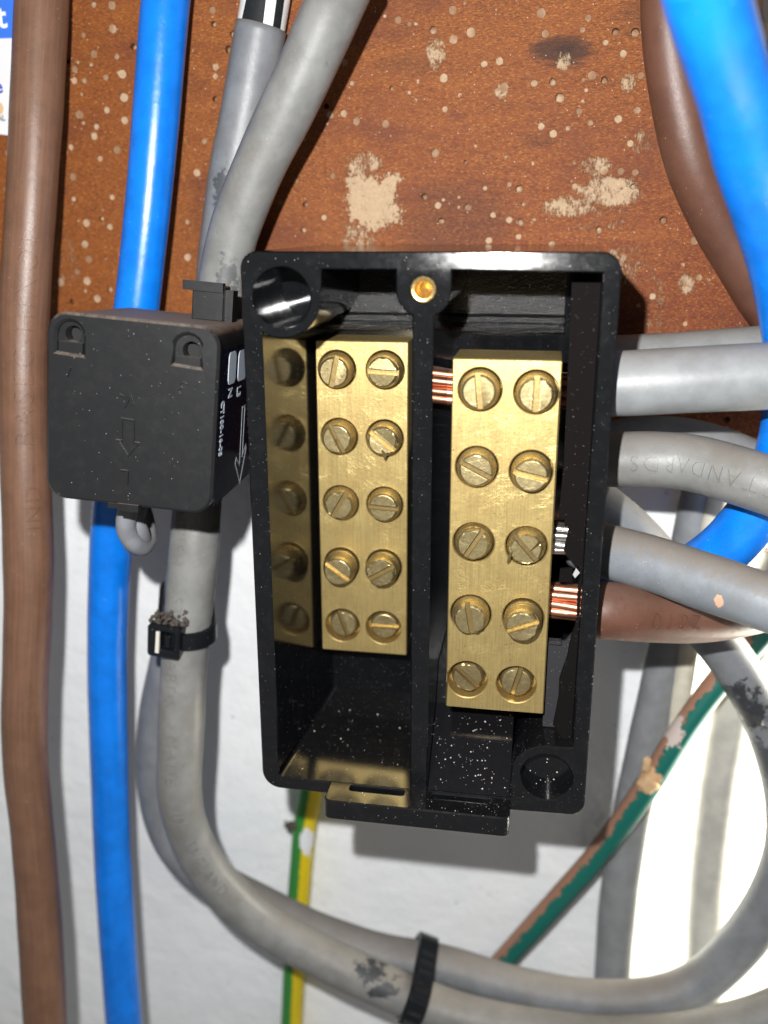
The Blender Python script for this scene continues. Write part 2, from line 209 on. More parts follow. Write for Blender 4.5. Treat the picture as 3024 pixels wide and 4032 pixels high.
for c, r, lo in [((-21, -4, 66), (8.5, 9, 7.5), .30), ((-25, -4, 56), (8, 9, 10), .72), ((-23, -4, 74), (8, 9, 4.5), .60), ((36, -4, 67.5), (12, 9, 5.5), .40), ((27, -4, 64), (11, 9, 4.5), .55), ((41, -4, 51), (9, 9, 8), .72), ((49, -4, 40), (4, 9, 22), .86),
                 ((43, -4, 78), (5, 9, 6), .72), ((-5.5, -4, 98.5), (4.5, 9, 6), .60), ((24, -4, 96), (3, 9, 3.4), .5), ((33, -4, 73), (8, 9, 4), .62), ((39, -4, 91), (3, 9, 4), .6), ((-104, -4, 52), (8, 9, 14), .86), ((-85, -4, 40), (6, 9, 6), .7),
                 ((-22.5, -4, 75), (8, 9, 4), .66), ((56, -4, 46), (4, 9, 5), .6), ((-83, -4, 67), (9, 9, 7), .8), ((10, -4, 90), (3, 9, 3), .6), ((45.5, -4, 46), (14, 9, 17), .93), ((34, -4, 62), (17, 9, 12), .90)]:
    a_ = g.node('ShaderNodeVectorMath', operation='SUBTRACT'); g.put(a_.inputs[0], wpos); a_.inputs[1].default_value = c
    d_ = g.node('ShaderNodeVectorMath', operation='DIVIDE'); g.put(d_.inputs[0], a_.outputs[0]); d_.inputs[1].default_value = r
    b_ = g.node('ShaderNodeVectorMath', operation='ABSOLUTE'); g.put(b_.inputs[0], d_.outputs[0]); q_ = g.sep(b_.outputs[0])
    e = g.math('SUBTRACT', 1.0, g.math('MAXIMUM', q_[0], q_[2]), clamp=True) if r[0] == 8.5 else g.math('MULTIPLY', g.ell(c, r), .62)
    pl = g.step(e, 0, .42)
    m = g.math('ADD', g.math('MULTIPLY', pl, .85), g.math('ADD', g.math('MULTIPLY', chn1, 2.0), g.math('MULTIPLY', chn2, 2.2)))
    m = g.math('MULTIPLY', g.step(m, lo+.05, lo+.32), g.step(pl, 0, .25))
    chips = m if chips is None else g.math('MAXIMUM', chips, m)
tiny = g.math('MULTIPLY', g.specks(.28, .14, .30), g.step(g.noise(1.7, 3, .6), .38, .5)); chips = g.math('MAXIMUM', chips, tiny)
base = g.mix(.36, base, (.022, .006, .004)); base = g.mix(g.math('MULTIPLY', chips, .80), base, tan)
glit = g.specks(1.1, .22, .10); base = g.mix(g.math('MULTIPLY', glit, .7), base, (.8, .66, .5))
h = g.math('ADD', g.math('MULTIPLY', g.noise(1.0, 5, .7, fine), 1), g.math('MULTIPLY', chips, -1.2))
nr = g.bump(h, .6, .25); nr = g.bump(g.noise(6, 3, .7), .35, .08, nr)
M['board'] = g.set(color=base, rough=g.math('ADD', .46, g.math('MULTIPLY', chips, .4)), normal=nr, spec=.22).m
g = G('pale_hole_filler'); M['filler'] = g.set(color=g.mix(g.math('MULTIPLY', g.step(g.noise(.14, 2, .5), .40, .58), .75), g.mix(g.noise(1.5, 5, .75), (.27, .165, .095), (.56, .42, .28)), (.20, .095, .045)), rough=.9, normal=g.bump(g.noise(3, 4, .7), .6, .2)).m

def black(name, col=(.006, .0065, .008), rough=.16, grain=.12, gsc=7., dust=.5, speck=.30, film=.0, spec=.38, bd_=.09):
    g = G(name)
    nz = g.normal()[2]
    sk = g.specks(2.9, .30, speck*.5); sk2 = g.specks(1.3, .15, speck*.22)
    sk = g.math('MAXIMUM', sk, sk2)
    sk = g.math('MULTIPLY', sk, g.step(g.noise(.25, 3, .6), .30, .62))
    top = g.step(g.math('ADD', nz, g.math('MULTIPLY', g.math('SUBTRACT', g.noise(.5, 5, .7), .5), .8)), .45, 1.05)
    base = g.mix(g.math('MULTIPLY', sk, .45), col, (.55, .53, .50))
    base = g.mix(g.math('MULTIPLY', top, dust), base, (.20, .16, .13))
    if film: base = g.mix(g.math('MULTIPLY', g.step(g.noise(.35, 6, .7), .45, .75), film), base, (.13, .125, .12))
    nr = g.bump(g.noise(gsc, 3, .6), grain, bd_); nr = g.bump(sk, .4, .08, nr)
    ro = g.math('ADD', g.math('MULTIPLY', g.noise(.6, 5, .7), .12), g.math('ADD', rough-.06, g.math('MULTIPLY', g.math('MAXIMUM', sk, g.math('MULTIPLY', top, min(1, dust*1.5))), .35)))
    return g.set(color=base, rough=ro, normal=nr, spec=spec).m
M['housing'] = black('glossy_black_plastic', rough=.10, grain=.04, dust=.01, film=.03, spec=.68, col=(.0035, .004, .005))
M['housing_grain'] = black('grained_black_plastic', rough=.20, grain=1.0, gsc=2.0, dust=.02, speck=.3, spec=.7, bd_=.45, col=(.004, .004, .005))
M['seat'] = black('dusty_black_ramp', rough=.12, grain=.04, gsc=5.0, dust=.0, speck=.22, film=.0, spec=.40, bd_=.05, col=(.004, .004, .005))
M['insert_black'] = black('matt_black_panel', col=(.006, .005, .005), rough=.85, dust=.0, speck=.25, spec=.04)
M['sensor'] = black('satin_black_sensor', col=(.011, .0115, .0125), rough=.32, grain=.05, dust=.85, speck=.07, film=.035, spec=.33)
M['tie'] = black('black_nylon', col=(.008, .009, .011), rough=.20, grain=.1, dust=.0, speck=.10, spec=.22, film=.02)
M['tie_gloss'] = black('glossy_black_nylon', col=(.008, .009, .011), rough=.14, grain=.1, dust=.0, speck=.05, spec=.8)
M['navy'] = black('navy_label', col=(.006, .009, .020), rough=.14, grain=.04, dust=0, speck=.22)
g = G('pale_print'); M['print'] = g.set(color=(.55, .62, .72), rough=.4).m
g = G('grey_print'); M['print_grey'] = g.set(color=(.38, .41, .45), rough=.4).m
g = G('void_black'); M['void'] = g.set(color=(.004, .004, .004), rough=.8).m
g = G('black_print'); M['ink'] = g.set(color=g.mix(g.specks(5, .3, .4), (.012, .014, .016), (.1, .1, .1)), rough=.6, spec=.15).m

def brass(name, col, dark, rough, metal, brush=True, tarn=.5, vs=(9, 1, .35), scr=.6):
    g = G(name); bv = g.scale(g.pos(), vs)
    st = g.noise(1.0, 5, .65, bv)
    base = g.mix(g.math('MULTIPLY', g.step(st, .38, .64), .6), col, dark)
    if brush:
        st2 = g.noise(1.0, 4, .6, g.scale(g.pos(), (2.6, 1, .07))); base = g.mix(g.math('MULTIPLY', g.step(st2, .42, .62), .45), base, tuple(c*.62 for c in col))
    base = g.mix(g.math('MULTIPLY', g.step(g.noise(.16, 4, .6), .42, .66), .45), base, (col[0]*.72, col[1]*.66, col[2]*.62))
    t = g.math('MULTIPLY', g.step(g.noise(.55, 7, .82), .56, .66), tarn); base = g.mix(t, base, tuple(c*.30 for c in dark))
    if scr:
        line = None
        for v, w in (((.10, 1, 3.0), .012), ((2.4, 1, .16), .010), ((.35, 1, 1.9), .012)):
            r_ = g.node('ShaderNodeVectorRotate', rotation_type='Y_AXIS'); g.put(r_.inputs['Vector'], g.pos()); r_.inputs['Angle'].default_value = v[0]*1.7
            n_ = g.noise(.55, 2, .5, g.scale(r_.outputs[0], v)); d_ = g.math('ABSOLUTE', g.math('SUBTRACT', n_, .56)); l_ = g.step(d_, w, 0)
            line = l_ if line is None else g.math('MAXIMUM', line, l_)
        line = g.math('MULTIPLY', line, g.step(g.noise(.20, 4, .7), .48, .62))
        base = g.mix(g.math('MULTIPLY', line, scr), base, tuple(min(1, c*1.5+.08) for c in col))
    pit = g.specks(.9, .16, .22); base = g.mix(g.math('MULTIPLY', pit, .6), base, tuple(c*.35 for c in dark))
    nr = g.bump(st, .30 if brush else .12, .07); nr = g.bump(g.math('SUBTRACT', g.noise(1.2, 6, .75), pit), .45, .10, nr)
    if scr: nr = g.bump(line, .25, .06, nr)
    return g.set(color=base, metal=metal, rough=g.math('ADD', rough, g.math('ADD', g.math('MULTIPLY', t, .3), g.math('MULTIPLY', g.noise(.35, 5, .7), .14))), normal=nr).m
M['brass'] = brass('brushed_brass', (.72, .545, .225), (.56, .42, .165), .31, .84, tarn=.42, scr=.26)
M['screw'] = brass('dull_brass_screw', (.43, .35, .18), (.27, .215, .10), .32, .86, brush=False, tarn=.85, vs=(1.2, 1.2, 1.2), scr=.5)
M['slot'] = brass('raw_brass_slot', (.46, .34, .14), (.32, .23, .09), .30, .85, brush=False, tarn=.5, vs=(2, 2, 2), scr=0)
M['slot_dark'] = brass('dark_brass_slot', (.20, .145, .06), (.12, .085, .04), .45, .7, brush=False, tarn=.6, vs=(2, 2, 2), scr=0)  # darker brass for some screw slots and one burr
M['gold'] = brass('bright_brass_insert', (.90, .68, .30), (.75, .52, .18), .18, .95, brush=False, tarn=.1, scr=0)
M['copper'] = brass('bare_copper', (.80, .38, .24), (.62, .25, .15), .26, .92, brush=False, tarn=.35, vs=(.3, 6, 6))
M['tin'] = brass('tinned_strands', (.62, .61, .59), (.42, .40, .38), .22, .95, brush=False, tarn=.2)
g = G('white_device_plastic'); M['offwhite'] = g.set(color=g.mix(g.noise(.2, 4, .6), (.52, .48, .44), (.64, .61, .57)), rough=.45, normal=g.bump(g.noise(.12, 2, .5), .3, 1.5)).m
g = G('notice_white'); M['notice'] = g.set(color=g.mix(g.noise(.3, 4, .6), (.66, .66, .68), (.72, .72, .73)), rough=.45).m
g = G('notice_blue'); M['notice_blue'] = g.set(color=g.mix(g.noise(5, 2, .6), (.02, .12, .62), (.05, .2, .72)), rough=.45).m
g = G('notice_white_print'); M['notice_print'] = g.set(color=(.75, .77, .80), rough=.45).m
g = G('notice_indigo'); M['indigo'] = g.set(color=(.04, .06, .42), rough=.45).m
g = G('notice_tan'); M['ntan'] = g.set(color=(.60, .42, .22), rough=.5).m
g = G('notice_grey'); M['ngrey'] = g.set(color=(.12, .12, .12), rough=.5).m
g = G('crumbly_plaster'); M['plaster'] = g.set(color=g.mix(g.noise(.8, 5, .7), (.42, .27, .14), (.58, .40, .23)), rough=.9, normal=g.bump(g.noise(1.5, 4, .7), .8, .4)).m
g = G('dust_fluff'); M['fluff'] = g.set(color=g.mix(g.noise(1.8, 5, .7), (.035, .030, .026), (.11, .088, .072)), rough=.95, normal=g.bump(g.noise(3, 4, .7), .8, .3)).m
g = G('silver_scratch'); M['chipped'] = g.set(color=(.45, .45, .45), rough=.3, metal=.3).m

# ------------------------------------------------------------------ object helpers
def mk(name, V, F, mat, parent=None, o=(0, 0, 0), smooth=False, **props):
    """one mesh object; V in mm. o = own origin when top level, or the parent's origin when a child."""
    me = bpy.data.meshes.new(name)
    me.from_pydata([((v[0]-o[0])*S, (v[1]-o[1])*S, (v[2]-o[2])*S) for v in V], [], F); me.validate(); me.update()
    for m in (mat if isinstance(mat, (list, tuple)) else [mat]): me.materials.append(m)
    if smooth: me.polygons.foreach_set('use_smooth', [True]*len(me.polygons))
    ob = bpy.data.objects.new(name, me); COL.objects.link(ob)
    if parent: ob.parent = parent
    else: ob.location = (o[0]*S, o[1]*S, o[2]*S)
    for k, v in props.items(): ob[k] = v
    return ob
def root(name, o, label, cat, group=None, mat3=None):
    e = bpy.data.objects.new(name, None); COL.objects.link(e); e.empty_display_size = .01
    e.location = (o[0]*S, o[1]*S, o[2]*S)
    if mat3:
        m = Matrix(mat3).transposed().to_4x4(); m.translation = Vector(o)*S; e.matrix_world = m
    e['label'] = label; e['category'] = cat
    if group: e['group'] = group
    return e
def autosmooth(ob, ang=35):
    me = ob.data; bm = bmesh.new(); bm.from_mesh(me)
    for e in bm.edges: e.smooth = len(e.link_faces) == 2 and e.calc_face_angle(0) < radians(ang)
    for f in bm.faces: f.smooth = True
    bm.to_mesh(me); bm.free()
class B:                                                   # vertex/face collector
    def __init__(s): s.V = []; s.F = []
    def add(s, V, F): k = len(s.V); s.V += [tuple(v) for v in V]; s.F += [tuple(i+k for i in f) for f in F]; return s
    def box(s, x0, x1, y0, y1, z0, z1):
        V = [(x, y, z) for x in (x0, x1) for y in (y0, y1) for z in (z0, z1)]
        return s.add(V, [(0, 1, 3, 2), (4, 6, 7, 5), (0, 4, 5, 1), (2, 3, 7, 6), (0, 2, 6, 4), (1, 5, 7, 3)])
def area2(L): return sum(L[i][0]*L[(i+1) % len(L)][1]-L[(i+1) % len(L)][0]*L[i][1] for i in range(len(L)))
def orient(L, ccw): return L if (area2(L) > 0) == ccw else L[::-1]
def offset(L, b):                                          # move loop to its left by b
    out = []; n = len(L)
    for i in range(n):
        p, q, r = L[i-1], L[i], L[(i+1) % n]
        a = Vector((q[0]-p[0], q[1]-p[1])); c = Vector((r[0]-q[0], r[1]-q[1]))
        if a.length < 1e-6 or c.length < 1e-6: out.append(q); continue
        a.normalize(); c.normalize(); na = Vector((-a.y, a.x)); nc = Vector((-c.y, c.x)); m = na+nc
        if m.length < .3: out.append((q[0]+na.x*b, q[1]+na.y*b)); continue
        m.normalize(); k = b/max(.5, m.dot(na)); out.append((q[0]+m.x*k, q[1]+m.y*k))
    return out
def fill(loops):
    bm = bmesh.new(); es = []; idx = {}
    k = 0
    for L in loops:
        vs = [bm.verts.new((p[0], p[1], 0)) for p in L]
        for v in vs: idx[v] = k; k += 1
        es += [bm.edges.new((vs[i], vs[(i+1) % len(vs)])) for i in range(len(vs))]
    bmesh.ops.triangle_fill(bm, use_beauty=True, use_dissolve=False, edges=es)
    T = []
    for f in bm.faces:
        t = tuple(idx[v] for v in f.verts)
        if f.normal.z < 0: t = t[::-1]
        T.append(t)
    bm.free(); return T
def prism(bld, loops, y0, y1, bev=.25, back=True, front=True, ymod=None, to3=None, bmod=None):
    """loops in (a,b); front at y0 (towards the camera), back at y1. to3 maps (a,b,d) to xyz, default XZ plane with depth along +Y."""
    to3 = to3 or (lambda a, b, d: (a, d, b))
    Ls = [orient(loops[0], True)]+[orient(L, False) for L in loops[1:]]
    off = [offset(L, bev) for L in Ls]
    rows = [(off, y0), (Ls, y0+bev), ([[bmod(li, *p) for p in L] for li, L in enumerate(Ls)] if bmod else Ls, y1)]
    if front:
        P2 = [p for L in off for p in L]; T = fill(off)
        V = [to3(p[0], p[1], y0+(ymod(*p) if ymod else 0)) for p in P2]
        bld.add(V, [t for t in T])
    if back:
        P2 = [p for L in Ls for p in L]; T = fill(Ls)
        bld.add([to3(p[0], p[1], y1) for p in P2], [t[::-1] for t in T])
    for (A, ya), (Bq, yb) in zip(rows[:-1], rows[1:]):
        for La, Lb in zip(A, Bq):
            n = len(La)
            V = [to3(p[0], p[1], ya+(ymod(*p) if ymod and ya == y0 else 0)) for p in La]+[to3(p[0], p[1], yb+(ymod(*p)*.9 if ymod and yb == y0+bev else 0)) for p in Lb]
            bld.add(V, [(i, i+n, (i+1) % n+n, (i+1) % n) for i in range(n)])
    return bld
def circ(cx, cz, r, n=32, jit=0):
    return [(cx+r*cos(2*pi*i/n)*(1+random.uniform(-jit, jit)), cz+r*sin(2*pi*i/n)*(1+random.uniform(-jit, jit))) for i in range(n)]
def arc(cx, cz, r, a0, a1, n=8): return [(cx+r*cos(radians(a0+(a1-a0)*i/n)), cz+r*sin(radians(a0+(a1-a0)*i/n))) for i in range(n+1)]
def rrect(x0, x1, z0, z1, r, n=6):
    return arc(x1-r, z1-r, r, 0, 90, n)+arc(x0+r, z1-r, r, 90, 180, n)+arc(x0+r, z0+r, r, 180, 270, n)+arc(x1-r, z0+r, r, 270, 360, n)

# ------------------------------------------------------------------ cables
class Cable:
    def __init__(s, pts, od, step=1.4, ext=0):
        P = [Vector(p) for p in pts]; s.r = od/2
        P = [P[0]*2-P[1]]+P+[P[-1]*2-P[-2]]
        raw = []
        for i in range(1, len(P)-2):
            p0, p1, p2, p3 = P[i-1:i+3]
            t0, t1, t2, t3 = 0, (p1-p0).length**.5, 0, 0
            t2 = t1+(p2-p1).length**.5; t3 = t2+(p3-p2).length**.5
            n = 12
            for j in range(n):
                t = t1+(t2-t1)*j/n
                A1 = p0*((t1-t)/(t1-t0))+p1*((t-t0)/(t1-t0)); A2 = p1*((t2-t)/(t2-t1))+p2*((t-t1)/(t2-t1)); A3 = p2*((t3-t)/(t3-t2))+p3*((t-t2)/(t3-t2))
                B1 = A1*((t2-t)/(t2-t0))+A2*((t-t0)/(t2-t0)); B2 = A2*((t3-t)/(t3-t1))+A3*((t-t1)/(t3-t1))
                raw.append(B1*((t2-t)/(t2-t1))+B2*((t-t1)/(t2-t1)))
        raw.append(P[-2])
        for _ in range(6): raw = [raw[0]]+[(raw[i-1]+raw[i]*2+raw[i+1])/4 for i in range(1, len(raw)-1)]+[raw[-1]]
        d = [0]
        for a, b in zip(raw[:-1], raw[1:]): d.append(d[-1]+(b-a).length)
        s.L = d[-1]; n = max(3, int(s.L/step)); s.n = n; s.p = []; j = 0
        for i in range(n+1):
            t = s.L*i/n
            while j < len(d)-2 and d[j+1] < t: j += 1
            f = (t-d[j])/max(1e-9, d[j+1]-d[j]); s.p.append(raw[j].lerp(raw[j+1], min(1, f)))
        s.t = [(s.p[min(n, i+1)]-s.p[max(0, i-1)]).normalized() for i in range(n+1)]
    def at(s, a):
        a = min(max(a, 0), s.L)/s.L*s.n; i = min(int(a), s.n-1); f = a-i
        return s.p[i].lerp(s.p[i+1], f), s.t[i].lerp(s.t[i+1], f).normalized()
    def near(s, w):
        w = Vector(w); i = min(range(s.n+1), key=lambda k: (s.p[k]-w).length); return s.L*i/s.n
    def frame(s, a, dr=1):
        c, t = s.at(a); t = t*dr; n = (C-c); n = (n-t*n.dot(t)).normalized(); return c, t, n, n.cross(t)
    def rad(s, a, th):
        if not getattr(s, 'ph', None): return s.r
        ph, wob = s.ph, s.wob
        w = 1+wob*.35*(sin(a*.045+ph[0])+.6*sin(a*.11+ph[1])+.35*sin(a*.29+ph[2]))
        return s.r*w*(1+wob*.30*cos(2*(th-a*.02)+ph[3])+wob*.12*sin(3*th+a*.06+ph[4]))
    def mesh(s, seg=36, seed=1, wob=.06, taper=0):
        rnd = random.Random(seed); s.ph = [rnd.uniform(0, 6.3) for _ in range(6)]; s.wob = wob
        V = []; F = []; UV = []
        for i in range(s.n+1):
            a = s.L*i/s.n; c, t, n, b = s.frame(a)
            for k in range(seg):
                th = 2*pi*k/seg
                rr = s.rad(a, th)
                V.append(c+(n*cos(th)+b*sin(th))*rr)
        for i in range(s.n):
            for k in range(seg):
                k2 = (k+1) % seg
                F.append((i*seg+k, i*seg+k2, (i+1)*seg+k2, (i+1)*seg+k)); u0, u1 = k/seg, (k+1)/seg; a0, a1 = s.L*i/s.n, s.L*(i+1)/s.n
                UV += [(u0, a0), (u1, a0), (u1, a1), (u0, a1)]
        F.append(tuple(range(seg))[::-1]); UV += [(0, 0)]*seg
        F.append(tuple(s.n*seg+k for k in range(seg))); UV += [(0, s.L)]*seg
        return V, F, UV
def addcable(name, key, mat, label, cat='cable', group=None, parent=None, o=None, od=None, pts=None, seed=1, wob=.06, step=1.4, seg=36):
    odd, pp = CABLES[key] if key else (od, pts)
    cb = Cable(pts or pp, od or odd, step); V, F, UV = cb.mesh(seg, seed, wob)
    org = o or (tuple(cb.p[0]) if not parent else (0, 0, 0))
    ob = mk(name, V, F, mat, parent, org, smooth=True)
    if len(F) > 2:
        ob.data.polygons[-1].use_smooth = False; ob.data.polygons[-2].use_smooth = False
    uvl = ob.data.uv_layers.new(name='UV'); uvl.data.foreach_set('uv', [x for p in UV for x in p])
    if not parent:
        ob['label'] = label; ob['category'] = cat
        if group: ob['group'] = group
    ob_c = cb; return ob, cb, org
def textmesh(body, size, extrude=.12, fs=.5, off=0, space=1.0):
    cu = bpy.data.curves.new('t', 'FONT'); cu.body = body; cu.size = size; cu.extrude = extrude; cu.align_x = 'CENTER'; cu.align_y = 'CENTER'
    cu.resolution_u = 3; cu.offset = off; cu.space_character = space
    to = bpy.data.objects.new('t', cu); me = bpy.data.meshes.new_from_object(to)
    bm = bmesh.new(); bm.from_mesh(me); bmesh.ops.remove_doubles(bm, verts=bm.verts, dist=1e-4)
    bmesh.ops.triangulate(bm, faces=bm.faces)
    for _ in range(2):
        L = [e for e in bm.edges if e.calc_length() > fs*2]
        if L: bmesh.ops.subdivide_edges(bm, edges=L, cuts=1)
    bmesh.ops.triangulate(bm, faces=bm.faces)
    V = [tuple(v.co) for v in bm.verts]; bm.verts.index_update(); F = [tuple(v.index for v in f.verts) for f in bm.faces]
    bm.free(); bpy.data.objects.remove(to); bpy.data.curves.remove(cu); bpy.data.meshes.remove(me)
    return V, F
def bend(cb, V, s0, dr, off=0, lift=0, r=None):
    out = []; r = r or cb.r
    for x, y, z in V:
        c, t, n, b = cb.frame(s0+dr*x, dr); a = -(y+off)/r; rc_ = cb.rad(s0+dr*x, -a*dr)
        # b = n x t ; text up is n x t reversed so that the print reads unmirrored
        out.append(c+(n*cos(a)-b*sin(a))*(rc_+lift+z))
    return out
def emboss(ob, cb, org, body, near, size, dr, off, mat, lift=.05, h=.16, space=1.0, name='lettering'):
    V, F = textmesh(body, size, h, off=-.028*size, space=space)
    return mk(name, bend(cb, V, cb.near(near), dr, off, lift), F, mat, ob, org)

ob, cb, o = addcable('power_cable', 'brown_left', M['brown'], 'thick brown power cable embossed with letters, running down the left edge of the photo', group='brown power cables')
emboss(ob, cb, o, 'BASEC HIXOI', (-100.5, -32, 33), 7.0, -1, -.3, M['brown'], space=1.25, h=.42)
emboss(ob, cb, o, 'IND', (-104, -36, -8), 6.0, -1, -1.8, M['brown'], space=1.15, h=.36)
addcable('power_cable', 'blue_left', M['blue'], 'bright blue power cable passing behind the black current sensor, left of the grey cables', group='blue power cables', wob=.03)
ob, cb, o = addcable('power_cable', 'grey_A', M['grey_front'], 'grey cable embossed MADE IN ENGLAND, in front, held by both black ties', group='grey power cables', wob=.07)
for body, nr, off in [('STANDARDS', (-57, -40, -44), -3.4), ('MADE', (-59.6, -42, -72), -2.2), ('IN', (-61, -40, -88.6), -1.0), ('ENGLAND', (-58, -36, -106), -.4)]:
    emboss(ob, cb, o, body, nr, 4.3, 1, off, M['grey_front'], space=1.25, h=.24)
emboss(ob, cb, o, 'BRITISH', (-51, -33, -14), 4.3, 1, -4.2, M['grey_front'], space=1.2, h=.12)
ptB = CABLES['grey_B'][1]
ob, cb, o = addcable('power_cable', None, M['grey_back'], 'grey cable cut back to a white printed sleeve at top, running behind the embossed one', group='grey power cables', od=12, pts=[tuple(Vector(ptB[1]).lerp(Vector(ptB[2]), .09))]+ptB[2:], wob=.05)
top = Vector(ptB[1]); up = (Vector(ptB[0])-top).normalized()
sob, scb, _ = addcable('printed_sleeve', None, M['white_sleeve'], None, parent=ob, o=o, od=11.3, pts=[tuple(top+up*30), tuple(top+up*15), tuple(top+up*2), tuple(top-up*5)], wob=.0)
def patch(cb, poly, near, parent, org, mat, name='printed_mark', r=None):
    L = [(a, b) for a, b in poly]; bm = bmesh.new(); vs = [bm.verts.new((a, b, 0)) for a, b in L]; f = bm.faces.new(vs)
    bmesh.ops.triangulate(bm, faces=[f]); 
    for _ in range(6):
        L_ = [e for e in bm.edges if e.calc_length() > .5]
        if L_: bmesh.ops.subdivide_edges(bm, edges=L_, cuts=1); bmesh.ops.triangulate(bm, faces=bm.faces)
    bmesh.ops.triangulate(bm, faces=bm.faces); bm.verts.index_update()
    V = [tuple(v.co) for v in bm.verts]; F = [tuple(v.index for v in q.verts) for q in bm.faces]; bm.free()
    return mk(name, bend(cb, V, cb.near(near), 1, 0, .10, r), F, mat, parent, org)
# sleeve runs downwards: local x = along the cable (down), y = to the right in the photo
patch(scb, [(-16, -.6), (-16, -3.2), (6, -5.4), (6.0, .4)], tuple(top+up*2), sob, o, M['ink'])
patch(scb, [(-2.4, 2.4), (-2.4, 4.6), (6, 5.0), (6, 2.7)], tuple(top+up*2), sob, o, M['ink'])
addcable('power_cable', 'brown_right', M['brown_smooth'], 'smooth brown cable curving down behind the blue cable at upper right', group='brown power cables')
addcable('power_cable', 'blue_right', M['blue_dusty'], 'blurred bright blue cable looping close to the lens at the right edge', group='blue power cables', wob=.03)
addcable('power_cable', 'R1', M['grey_clean'], 'topmost grey cable leaving the right side, half hidden behind the thick pale grey one', group='grey power cables', wob=.03)
ob, cb, o = addcable('power_cable', 'R2', M['grey_clean'], 'thick pale grey cable leaving the box horizontally at upper right', group='grey power cables', wob=.03)
ob, cb, o = addcable('power_cable', 'R3', M['grey_front'], 'grey cable embossed with upside-down STANDARDS, leaving the right side of the box', group='grey power cables')
emboss(ob, cb, o, 'STANDARDS', (57, -46, 10), 4.6, -1, .6, M['grey_front'], space=1.25, h=.32)
addcable('power_cable', 'R3b', M['grey_wall'], 'shaded grey cable arching behind the STANDARDS cable on the right', group='grey power cables')
ob, cb, o = addcable('power_cable', 'R4', M['grey_dusty'], 'dusty grey cable sloping down over the brown one, with a pink paint spot', group='grey power cables')
r4 = (ob, cb, o)
ob, cb, o = addcable('power_cable', 'R5', M['brown_smooth'], 'short brown cable embossed 2010 entering the box with bare copper strands', group='brown power cables', wob=.03)
emboss(ob, cb, o, '2010', (52, -47, -20), 5.2, -1, 1.2, M['brown_smooth'], space=1.25, h=.3)
r5 = (ob, cb, o)
TEAL = (.002, .115, .092); RUST = (.30, .155, .10)
addcable('earth_cable', 'green', earth('old_green_earth', [(0, TEAL), (.17, (.05, .07, .06)), (.40, (.12, .10, .08)), (.80, RUST), (.955, (.02, .09, .07)), (.97, TEAL)],  # dark stripes paint shade on the lower right side; the rust is grime
         [((57, -8, -88), (5, 9, 6), (.55, .34, .18)), ((24, 4, -128), (5, 9, 8), RUST), ((63, -5, -73), (4, 9, 8), (.50, .42, .38))], wobble=.30),
         'thin green earth cable with pinkish paint smears slanting across the lower right wall', group='earth cables', wob=.05)
GRN = (.03, .22, .035); YEL = (.66, .50, .006)
gy_m = earth('green_yellow_earth', [(0, YEL), (.36, GRN), (.985, YEL)],
             [((-45.0, 4, -130), (3.2, 6, 8), (.72, .74, .76)), ((-47.5, 4, -171), (3.0, 6, 12), (.72, .74, .76))])
addcable('earth_cable', 'gy', gy_m, 'green and yellow striped earth cable running down the white wall below the box', group='earth cables', wob=.04)
addcable('wall_cable', 'V1', M['grey_wall'], 'grey upright cable on the lower right wall crossed by the green earth cable', group='cables down the white wall')
addcable('wall_cable', 'V2', M['grey_lit'], 'thick upright cable at lower right, its side light painted as an even paler grey', group='cables down the white wall')
addcable('wall_cable', 'V3', M['cream'], 'thin cream cable glimpsed upright between the grey cables at right', group='cables down the white wall')

# copper ends
def strands(n, rb, rs, cy, cz, x0, x1, mat, parent, org, name='copper_strand', tw=.35):
    for k in range(n):
        a = 2*pi*k/n+.3+.10*sin(k*5.1); pts = []
        for j in range(5):
            x = x0+(x1-x0)*j/4; aa = a+tw*j/4; pts.append((x, cy+(rb+.25*sin(k*2.3+j))*cos(aa), cz+(rb+.3*sin(k*1.7+j*.8))*sin(aa)))
        cb = Cable(pts, rs*2, 1.5); V, F, UV = cb.mesh(12, k, .02); mk(name, V, F, mat, parent, org, smooth=True)
strands(10, 3.15, 1.08, -50, -19.1, 24, 36, M['copper'], r5[0], r5[2])
mk('conductor_core', *(lambda c: c.mesh(16, 1, 0)[:2])(Cable([(24, -50, -19.1), (30, -50, -19.1), (36, -50, -19.1)], 5.2)), M['copper'], r5[0], r5[2], smooth=True)
strands(9, 2.7, 1.0, -50.5, -4.5, 24, 33.5, M['tin'], r4[0], r4[2], 'tinned_strand')

# ------------------------------------------------------------------ connector box
BO = (0, -30, -64)
box = root('connector_box', BO, 'open black plastic connector box holding two brass terminal blocks, its cover removed', 'connector box')
outer = arc(36.2-3.6, 55.3-3.6, 3.6, 0, 90, 8)+arc(-36.1+3.4, 55.2-3.4, 3.4, 90, 180, 8)+arc(-36.3+4.2, -64.2+4.2, 4.2, 180, 270, 8)+[(-20.6, -64.3), (20.2, -63.9)]+arc(36.4-3.4, -63.7+3.4, 3.4, 270, 360, 8)
lc = [(-19.9, 51.9), (-20.2, 46.5)]+arc(-28.1, 46.5, 7.9, 0, -121, 12)[1:]+[(-32.3, -58)]+arc(-31.3, -60, 1.1, 180, 270, 4)+[(-2.0, -61.1), (-2.2, 43.4)]+arc(-.1, 48.3, 5.3, 247, 180, 8)+[(-5.4, 51.9)]
rc = [(5.2, 51.9)]+arc(-.1, 48.3, 5.3, 0, -67, 8)+[(1.9, 43), (1.9, -61.1), (20.2, -61.1), (20.2, -54.8)]+arc(27.9, -54.8, 7.7, 180, 82, 10)[1:]+[(33.0, -47.0), (33.0, 51.6)]
h1 = circ(-28.1, 46.5, 5.85, 40); h2 = circ(27.9, -54.8, 5.55, 40); h3 = circ(-.1, 48.3, 2.45, 24)
